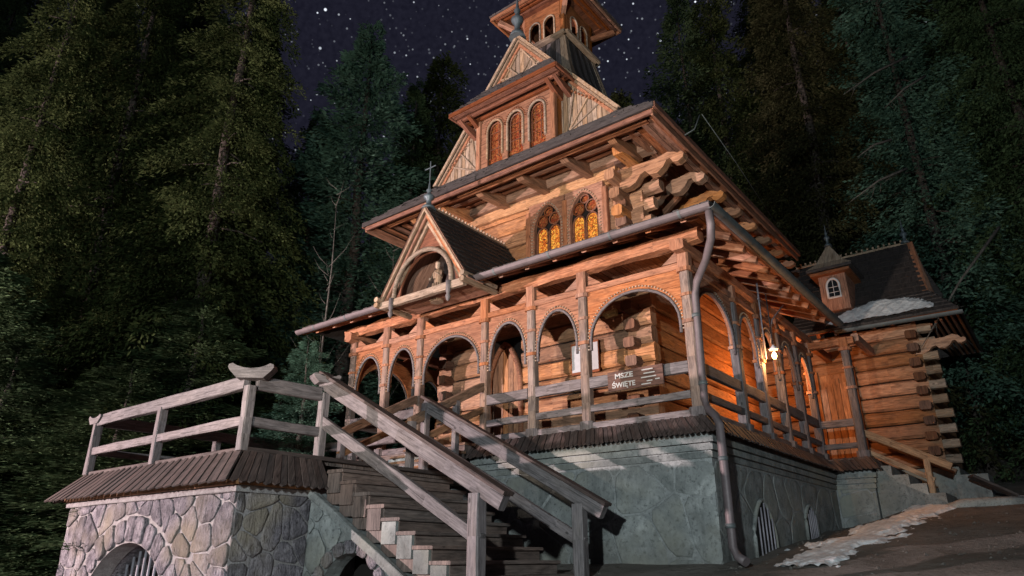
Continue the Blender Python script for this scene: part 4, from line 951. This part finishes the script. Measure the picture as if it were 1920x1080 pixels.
m = M(); m.beam((-8.64, 6.27, cz(-8.64) - .02), (-5.6, 6.27, cz(-5.6) - .02), .10, .12, seg=6, jit=.008); m.build('cheek_coping', PLAS, sc)
# handrails
SL = (4.10 - 2.20) / (-8.63 + 5.12)
def hr(y, x, dz): return (x, y, 4.10 + (x + 8.63) * SL + dz)
for y in (Y1, Y2):
    rail(sc, hr(y, -8.68, -.02), hr(y, -5.12, -.02), .12, .20, W_GR, 'handrail')
    rail(sc, hr(y, -8.62, -.60), hr(y, -5.45, -.60), .09, .16, W_GR, 'handrail')
    for x in (-5.52,): post(sc, x, y, .4, 2.30, .17)
    m = M(); m.beam(hr(y, -8.70, .11), hr(y, -5.05, .11), .19, .045, seg=6, jit=.003); m.build('handrail_cap', W_SK, sc)
# =================================================================== small staircase at the annex
ss = thing('side_staircase', 'short step flight with one plain sloping handrail beside the log annex', 'staircase', (-2.7, 17.4, 2.3))
for i in range(5):
    m = M(); x0 = -3.25 + i * .30; z1 = 3.42 - i * .2; m.box(x0, x0 + .30, 16.75, 18.3, z1 - .5, z1); m.build('step', CONC, ss)
m = M(); m.prism([(-3.28, 16.72, 3.3), (-3.28, 16.72, 1.9), (-1.75, 16.72, 1.9), (-1.75, 16.72, 2.45)], (0, .03, 0)); m.build('cheek_wall', PLAS, ss)
W_TN = wood('tan_rail_wood', (.20, .10, .05), (.40, .23, .12), (.55, .34, .19), None, .3, .15)
rail(ss, (-3.4, 16.85, 4.18), (-1.85, 16.85, 3.32), .12, .15, W_TN, 'handrail'); rail(ss, (-3.4, 16.85, 3.78), (-2.2, 16.85, 3.08), .08, .10, W_TN, 'handrail')
post(ss, -2.28, 16.85, 2.45, 3.5, .12, W_TN)
rail(ss, (-3.4, 18.3, 4.18), (-1.95, 18.3, 3.35), .10, .13, W_BR, 'handrail')
bl = M(); bl.box(-1.95, -1.35, 17.9, 19.0, 2.4, 3.25); bl.build('stone_block', PLAS, label='pale stone block beyond the foot of the small stairs', cat='block')
m = M(); m.beam((-1.6, 17.2, 3.15), (-.95, 17.5, 2.75), .30, .05, seg=2); m.build('drain_board', W_SK, label='dark board sloping down behind the small stairs', cat='board')
# stone trough / culvert by the steps
m = M(); m.tube([(-1.95, 16.2, 2.44), (-1.75, 16.2, 2.52), (-1.2, 16.5, 2.55), (-.75, 16.7, 2.55)], .13, 10); m.build('kerb_stone', CONC, label='rounded kerb stone lying at the foot of the small stairs', cat='kerb')
# =================================================================== things on and in the porch
st = thing('statue', 'carved wooden robed figure standing inside the arched porch gable', 'statue', (GX - .03, 9.45, GZ0 - .1))
m = M(); m.lathe((GX - .03, 9.42, GZ0 - .1), [(.15, 0), (.13, .15), (.10, .34), (.085, .48), (.115, .56), (.125, .64), (.09, .70), (.035, .73), (.03, .76)], 12, 1, .8); m.build('robed_body', W_GB, st)
m = M(); m.lathe((GX - .03, 9.40, GZ0 + .63), [(.025, 0), (.045, .02), (.055, .06), (.05, .10), (.06, .12), (.05, .15), (.01, .16)], 10); m.build('head', W_GB, st)
for s in (-1, 1): m = M(); m.tube([(GX - .03 + s * .11, 9.4, GZ0 + .55), (GX - .03 + s * .17, 9.36, GZ0 + .40), (GX - .03 + s * .07, 9.25, GZ0 + .44 + .06 * s)], .03, 7, [.035, .028, .018]); m.build('arm', W_GB, st)
for i in range(5): m = M(); a = -.7 + i * .35; m.tube([(GX - .03 + .16 * math.sin(a), 9.42 - .13 * math.cos(a), GZ0 - .08), (GX - .03 + .11 * math.sin(a), 9.42 - .1 * math.cos(a), GZ0 + .3)], .014, 5); m.build('robe_fold', W_GB, st)
# sign
sg = thing('sign', 'brown wooden board with white hand lettering hung on the porch rail', 'sign', (-5.27, 10.0, 4.19))
m = M(); m.beam((-5.78, 9.98, 4.35), (-4.76, 9.98, 4.35), .035, .33, ch=.1); m.build('sign_board', SIGNM, sg)
def text(body, size, x, z, parent, mat=WHITE, sx=1):
    cu = bpy.data.curves.new('lettering', 'FONT'); cu.body = body; cu.size = size; cu.extrude = .003; cu.offset = .003
    o = bpy.data.objects.new('tmp', cu); COL.objects.link(o); dg = bpy.context.evaluated_depsgraph_get()
    me = bpy.data.meshes.new_from_object(o.evaluated_get(dg)); bpy.data.objects.remove(o)
    me.materials.clear(); me.materials.append(mat); q = bpy.data.objects.new('lettering', me); COL.objects.link(q); q.parent = parent
    q.rotation_euler = (R(90), 0, 0); q.scale = (sx, 1, 1); q.location = Vector((x, 9.957, z)) - WLOC[parent.name]
SL_ = plain('worn_lettering', (.42, .41, .40)); text('MSZE', .12, -5.64, 4.385, sg, SL_, sx=1.2); text('ŚWIĘTE', .115, -5.70, 4.235, sg, SL_, sx=1.05)
for (x0, x1, z) in ((-5.13, -4.93, 4.45), (-5.10, -4.90, 4.39), (-5.15, -4.88, 4.325), (-5.05, -4.95, 4.26), (-4.9, -4.82, 4.27), (-5.15, -4.98, 4.215)):
    m = M(); m.box(x0, x1, 9.952, 9.960, z, z + .018); m.build('painted_line', SL_, sg)
nb = thing('notice_board', 'white paper notice board on the log wall beside the door', 'board', (-7.15, 11.48, 5.0))
m = M(); m.beam((-7.50, 11.5, 5.36), (-6.84, 11.5, 5.36), .03, .66, ch=.1); m.build('frame', W_DK, nb)
for x in (-7.47, -7.14): m = M(); m.box(x, x + .29, 11.475, 11.484, 5.08, 5.64); m.build('paper_sheet', PAPER, nb)
m = M(); m.beam((-6.6, 11.42, 6.12), (-6.34, 11.42, 6.14), .1, .13, ch=.2); m.tube([(-6.62, 11.36, 6.12), (-6.32, 11.36, 6.14)], .03, 8); m.build('wall_light_box', CREAM, label='small cream box lamp fixed high on the porch log wall', cat='lamp')
m = M(); m.tube([(-6.18, 11.5, 6.19), (-6.18, 11.40, 6.19)], .085, 14, [.085, .06]); m.build('alarm_bell', RED, label='red round alarm fixed at the log corner under the porch', cat='alarm')
lt = thing('porch_lantern', 'glowing bulb under a shade hanging on the long side of the porch', 'lamp', (-4.0, 13.4, 5.2))
m = M(); m.lathe((-4.0, 13.35, 5.20), [(.02, 0), (.035, .02), (.048, .06), (.035, .10), (.02, .13)], 12); m.build('bulb', BULB, lt)
m = M(); m.lathe((-4.0, 13.35, 5.36), [(.09, .02), (.07, .06), (.03, .09), (.02, .12)], 14); m.build('lamp_shade', WHITE, lt)
m = M(); m.tube([(-4.0, 13.35, 5.44), (-4.0, 13.35, 6.55)], .012, 6); m.build('lamp_rod', M_IRON, lt)
L = lamp('porch_warm_light', 'POINT', (-4.0, 13.35, 5.12), None, 60, (1, .45, .16), .06)
L2 = lamp('porch_warm_light', 'POINT', (-4.9, 16.3, 5.5), None, 120, (1, .40, .13), .1)  # added warm lamp deeper in the side porch, with no bulb of its own
# snow --------------------------------------------------------------------
def fbm(x, y):
    return (math.sin(x * 2.1 + 1.3 * math.sin(y * 1.7)) + math.sin(y * 2.9 + 1.1 * math.sin(x * 2.3)) + .6 * math.sin(x * 6.1 + y * 4.3) + .5 * math.sin(x * 9.7 - y * 8.1) + .35 * math.sin(x * 17 + y * 13.3)) / 3
def snowpatch(name, f, x0, x1, y0, y1, n, mask, hgt, **k):
    m = M(); idx = {}
    for j in range(n[1]):
        for i in range(n[0]):
            q = []
            cx = x0 + (x1 - x0) * (i + .5) / n[0]; cy = y0 + (y1 - y0) * (j + .5) / n[1]
            if mask(cx, cy) <= 0: continue
            for a, b in ((i, j), (i + 1, j), (i + 1, j + 1), (i, j + 1)):
                if (a, b) not in idx:
                    x = x0 + (x1 - x0) * a / n[0]; y = y0 + (y1 - y0) * b / n[1]; v = mask(x, y)
                    idx[(a, b)] = len(m.v); m.v.append((x, y, f(x, y) - .02 + hgt * min(1, max(0, v) * 2.2) + .22 * hgt * fbm(x * 3, y * 3) + .10 * hgt * (fbm(x * 9, y * 4))))
                q.append(idx[(a, b)])
            m.f.append(q); m.sm.append(True); m.uv.append([(0, 0)] * 4)
    return m.build(name, SNOW, **k)
def mk(x, y):
    t = (y - 9.9) / 7.3; c = -3.05 + .95 * t - .25 * math.sin(t * 3); w = .55 + .3 * math.sin(t * 2.6)
    return (1 - abs(x - c) / w) * .9 + .22 * fbm(x * 5.2, y * 3.1 + 3) + .45 * fbm(x * 2, y * 1.1) - .16
snowpatch('snow', gz, -4.0, -1.2, 9.8, 17.3, (150, 330), mk, .06, kind='stuff')
def mk2(x, y): return (1 - math.hypot((x + .3) / 2.2, (y - 17.3) / .8)) + .7 * fbm(x * 2, y * 2) - .3
snowpatch('snow', gz, -2.4, 2.2, 16.0, 18.6, (90, 50), mk2, .07, kind='stuff')
zr = lambda x, y: EZ2 + (y - EA) * (7.75 - EZ2) / (18.8 - EA) + .05
def mk3(x, y): return .35 - .45 * max(0, (y - EA) / 1.0 - .55 * math.sin((x + 4.1) * 1.25) ** .5 if x < -1.6 else 1) + .12 * fbm(x * 2.5, y * 3)
def mk3(x, y):
    lim = EA + .10 + .86 * max(0, math.sin(max(0, min(1, (x + 4.0) / 2.45)) * math.pi)) ** .6
    return (lim - y) * 2 + .18 * fbm(x * 4, y * 4)
snowpatch('snow', zr, -4.0, -1.6, EA - .0, 18.75, (80, 40), mk3, .10, kind='stuff')
def mk4(x, y): return (1 - math.hypot((x + 9.5) / .85, (y - 9.15) / .35)) + .4 * fbm(x * 3, y * 3)
snowpatch('snow', lambda x, y: TF + (FZ - TF) * min(4, max(0, math.floor((y - 8.7) / .33) + 1)) / 4 + .02, -10.3, -8.8, 8.75, 9.68, (40, 30), mk4, .06, kind='stuff')
# =================================================================== FOREST
def conifer_mesh(name, seed, H, Rd, levels, per, sprays, droop, lift, clump, size, pw=.8):
    rg = np.random.RandomState(seed); V = []; tz = np.linspace(.06, .985, levels)
    quads = []
    for k, t in enumerate(tz):
        L0 = Rd * (1 - t) ** pw + .12
        nb = max(3, int(per * (1 - .5 * t)))
        a0 = rg.rand() * 6.28
        for b in range(nb):
            if rg.rand() < .10: continue
            a = a0 + b * 6.283 / nb + rg.normal(0, .28); L = L0 * rg.uniform(.6, 1.18); z0 = t * H + rg.normal(0, .18)
            ns = int(sprays * (.35 + .65 * L / Rd)); s = rg.beta(2.2, 1.3, ns)
            wid = .30 * L * (1.05 - s) + .10
            lat = rg.uniform(-1, 1, ns) * wid
            cz = z0 + lift * L * s - droop * L * s ** 2
            ca, sa = math.cos(a), math.sin(a)
            c = np.stack([ca * L * s - sa * lat, sa * L * s + ca * lat, cz - np.abs(lat) * .35 + rg.normal(0, .07 + clump, ns)], 1)
            # spray direction: outwards, sideways, hanging
            yaw = a + np.sign(lat) * rg.uniform(.2, 1.0, ns); pit = -rg.uniform(-.15 + lift * .3, .6 + droop, ns)
            d = np.stack([np.cos(yaw) * np.cos(pit), np.sin(yaw) * np.cos(pit), np.sin(pit)], 1)
            r = rg.normal(0, .38, (ns, 3)) + np.array([ca * .75, sa * .75, .65]); w = np.cross(d, r); w /= np.linalg.norm(w, axis=1)[:, None] + 1e-6
            ln = size * rg.uniform(.7, 1.5, ns)[:, None]; wd = ln * .19
            quads.append(np.stack([c, c + d * ln * .45 + w * wd, c + d * ln, c + d * ln * .5 - w * wd], 1))
    Q = np.concatenate(quads); n = len(Q); me = bpy.data.meshes.new(name)
    me.vertices.add(n * 4); me.vertices.foreach_set('co', Q.reshape(-1)); me.loops.add(n * 4); me.loops.foreach_set('vertex_index', np.arange(n * 4))
    me.polygons.add(n); me.polygons.foreach_set('loop_start', np.arange(n) * 4); me.polygons.foreach_set('loop_total', np.full(n, 4)); me.update(); me.validate()
    return me
def trunk_mesh(H, r0, seed):
    rg = random.Random(seed); m = M(); m.tube([(rg.uniform(-.05, .05), rg.uniform(-.05, .05), H * i / 8 - (.8 if i == 0 else 0)) for i in range(9)], r0, 8, [r0 * (1 - .93 * i / 8) for i in range(9)])
    for i in range(46):
        t = rg.uniform(.05, .8); a = rg.uniform(0, 6.28); L = rg.uniform(.3, .75) * 3.0 * (1 - t) ** .8; z = t * H
        m.tube([(0, 0, z), (math.cos(a) * L * .5, math.sin(a) * L * .5, z - .05 * L), (math.cos(a) * L, math.sin(a) * L, z - .25 * L)], .03, 4, [.04, .025, .008])
    me = bpy.data.meshes.new('trunk'); me.from_pydata(m.v, [], m.f); me.polygons.foreach_set('use_smooth', [True] * len(m.f)); me.update(); return me
HT = 22.
PROTO = [conifer_mesh('spruce_crown', 1, HT, 3.9, 64, 9, 460, .55, .12, .05, .115), conifer_mesh('spruce_crown_b', 2, HT, 3.5, 60, 9, 440, .75, .22, .08, .115),
         conifer_mesh('fir_crown', 3, HT, 2.9, 46, 9, 270, .10, .18, .07, .145, .55), conifer_mesh('fir_crown_b', 4, HT, 3.2, 50, 9, 260, .25, .2, .10, .145, .6), conifer_mesh('spruce_crown_c', 5, HT, 4.3, 58, 9, 470, .62, .08, .07, .125)]
TR = [trunk_mesh(HT, .26, 1), trunk_mesh(HT, .22, 2)]
CR = {}
hv = (-math.sin(R(38.2)), math.cos(R(38.2))); rv = (math.cos(R(38.2)), math.sin(R(38.2)))
def tree(fwd, side, top, proto, mat, label, group=None, wscale=1.):
    x = hv[0] * fwd + rv[0] * side; y = hv[1] * fwd + rv[1] * side; z = gz(x, y) - .1; s = (top - z) / HT
    t = thing('spruce_tree' if proto in (0, 1, 4) else 'fir_tree', label, 'tree', (x, y, z), group)
    key = (proto, mat.name)
    if key not in CR: me = PROTO[proto].copy(); me.materials.clear(); me.materials.append(mat); CR[key] = me
    for nm, me in (('crown', CR[key]), ('trunk', TR[proto % 2])):
        o = bpy.data.objects.new(nm, me); COL.objects.link(o); o.parent = t
        if nm == 'trunk' and not me.materials: me.materials.append(BARK)
    w = wscale * (.55 + .45 * s)
    t.scale = (w, w, s); t.rotation_euler = (0, 0, RND.uniform(0, 6.28))
    return t
# (forward distance, sideways, absolute height of the top, prototype, needles, label)
F = [(24, -6.1, 23.1, 2, L_TEAL, 'blue-green fir with clumpy boughs standing alone against the stars left of the chapel'),
     (28, -3.5, 25.0, 3, L_OLV, 'dark olive conifer showing between the blue-green fir and the chapel gable'),
     (28, 8.6, 29.0, 3, L_GRN, 'green fir whose rounded top rises just right of the belfry'),
     (19, -9.2, 27, 0, L_OLV, 'huge olive spruce left of the starry gap, with tiered hanging boughs'),
     (20, -13.2, 26, 4, L_OLV, 'huge olive spruce filling the middle of the left side'),
     (17, -13.8, 22, 1, L_OLV, 'dark drooping spruce at the left edge above the terrace'),
     (24, -17.5, 27, 0, L_GRN, 'green spruce in the upper left corner'),
     (22, 11.2, 30, 0, L_BRN, 'brownish spruce behind the right slope of the main roof'),
     (20, 13.6, 27, 3, L_TEAL, 'blue-green fir high above the annex roof'),
     (18.5, 16.2, 26, 4, L_GRN, 'dark green spruce with long bare twigs at the right edge'),
     (25.5, 15.5, 30, 1, L_OLV, 'olive spruce between the annex dormer and the right edge'),
     (24, 20, 28, 0, L_GRN, 'green spruce in the upper right corner')]
for i, f in enumerate(F): tree(*f[:5], f[5], None, (1.5, 1.35, 1.25)[i] if i < 3 else 1.)
rg = random.Random(5)
mats = [L_OLV, L_GRN, L_OLV, L_GRN, L_BRN]
for row, (fd, n, hh) in enumerate(((27, 13, 20.5), (33, 15, 23.5), (40, 15, 27.0))):
    for i in range(n):
        t = -1 + 2 * (i + .5) / n; sd = t * fd * 1.12 + rg.uniform(-.8, .8); fw = fd + rg.uniform(-1.5, 1.5)
        r_ = sd / fw; top = fw * (hh / fd) * rg.uniform(.92, 1.04) + 1.6
        if r_ < -.42: top = fw * rg.uniform(.95, 1.25)
        if r_ > .34: top = fw * rg.uniform(.95, 1.3)
        tree(fw, sd, top, rg.choice([0, 1, 3, 4]), mats[rg.randrange(5)], 'tall dark conifer of the forest standing behind the chapel', 'forest conifers behind the chapel', rg.uniform(1.1, 1.35))
# low bushy young trees closing the forest floor on the left
for i in range(12):
    fw = rg.uniform(15, 21); sd = -fw * (.34 + .045 * i) ; tree(fw, sd, 6.5 + rg.uniform(-1.5, 3.0), rg.choice([1, 3]), L_GRN if i % 2 else L_OLV, 'young conifer in the dark undergrowth left of the terrace', 'young conifers left of the terrace', 1.6)
for i in range(8):
    fw = rg.uniform(24, 29); sd = fw * (.50 + .045 * i) ; tree(fw, sd, 9 + rg.uniform(-1.5, 3.0), rg.choice([1, 3]), L_GRN if i % 2 else L_BRN, 'young conifer in the dark undergrowth beyond the annex', 'young conifers beyond the annex', 1.6)
tree(15.5, -4.75, 6.35, 2, L_TEAL, 'small sparse young spruce between the terrace railing and the porch', None, .75)
# bare saplings left of the chapel
for (fd, sd, h, lab) in ((17, -4.95, 10.6, 'thin bare sapling rising from behind the terrace, left of the porch'), (18.5, -3.55, 9.6, 'pale thin trunk just left of the porch gable')):
    x = hv[0] * fd + rv[0] * sd; y = hv[1] * fd + rv[1] * sd; t = thing('bare_sapling', lab, 'tree', (x, y, gz(x, y)))
    m = M(); z0 = gz(x, y); m.tube([(x, y, z0), (x + .1, y, z0 + h * .4), (x + .05, y + .1, z0 + h * .7), (x + .1, y, h + .2)], .05, 6, [.045, .032, .02, .006]); m.build('trunk', BARKL, t)
    m = M()
    for k in range(26):
        zz = z0 + h * rg.uniform(.35, .95); a = rg.uniform(0, 6.28); L_ = rg.uniform(.3, .9)
        m.tube([(x + .07, y, zz), (x + .07 + math.cos(a) * L_ * .6, y + math.sin(a) * L_ * .6, zz + L_ * .5), (x + .07 + math.cos(a) * L_, y + math.sin(a) * L_, zz + L_ * 1.1)], .01, 4, [.008, .005, .002])
    m.build('twigs', BARKL, t, kind='stuff')
# long bare boughs on the right
for k, (fd, a, b, za, zb) in enumerate(((17.2, 12.2, 10.0, 16.0, 14.6), (17.6, 12.9, 11.4, 15.6, 14.4), (16.5, 10.9, 9.2, 11.6, 10.6), (15.5, 12.2, 9.6, 9.3, 6.2), (17.5, 11.3, 10.2, 13.2, 12.6))):
    def q(s_, z): return (hv[0] * fd + rv[0] * s_, hv[1] * fd + rv[1] * s_, z)
    m = M(); mid = q((a + b) / 2, (za + zb) / 2 + .12); m.tube([q(a, za), mid, q(b, zb)], .03, 6, [.045, .03, .008])
    for j in range(10):
        t = rg.uniform(.3, .95); p = Vector(q(a + (b - a) * t, za + (zb - za) * t)); m.tube([p, p + Vector((rg.uniform(-.3, .1), rg.uniform(-.3, .2), rg.uniform(-.3, .05)))], .006, 4, [.008, .003])
    m.build('bare_bough', BARKL, label=('uppermost long bare bough in the dark trees at right', 'second bare bough from the top in the dark trees at right', 'lone bare grey bough between the annex ridge and the upper boughs', 'long bare bough arching down towards the annex ridge at the right edge', 'short bare twig between the two uppermost boughs and the lone one')[k], cat='branch', group='bare boughs at the right edge')
# picket fence at the right edge
fn = thing('picket_fence', 'few pale upright slats of a fence in the dark at the right edge', 'fence', (1.0, 21.0, 3.3))
for i in range(9):
    x = .2 + i * .34; y = 21 + i * .1; m = M(); z = gz(x, y); m.beam((x, y, z), (x + .08, y, z + 1.0 + rg.uniform(-.1, .1)), .07, .03, (0, 1, 0)); m.build('slat', W_GB, fn)
for dz in (.3, .75): m = M(); m.beam((.1, 21.05, gz(0, 21) + dz), (3.0, 21.9, gz(3, 21.9) + dz), .04, .06); m.build('fence_rail', W_SK, fn)
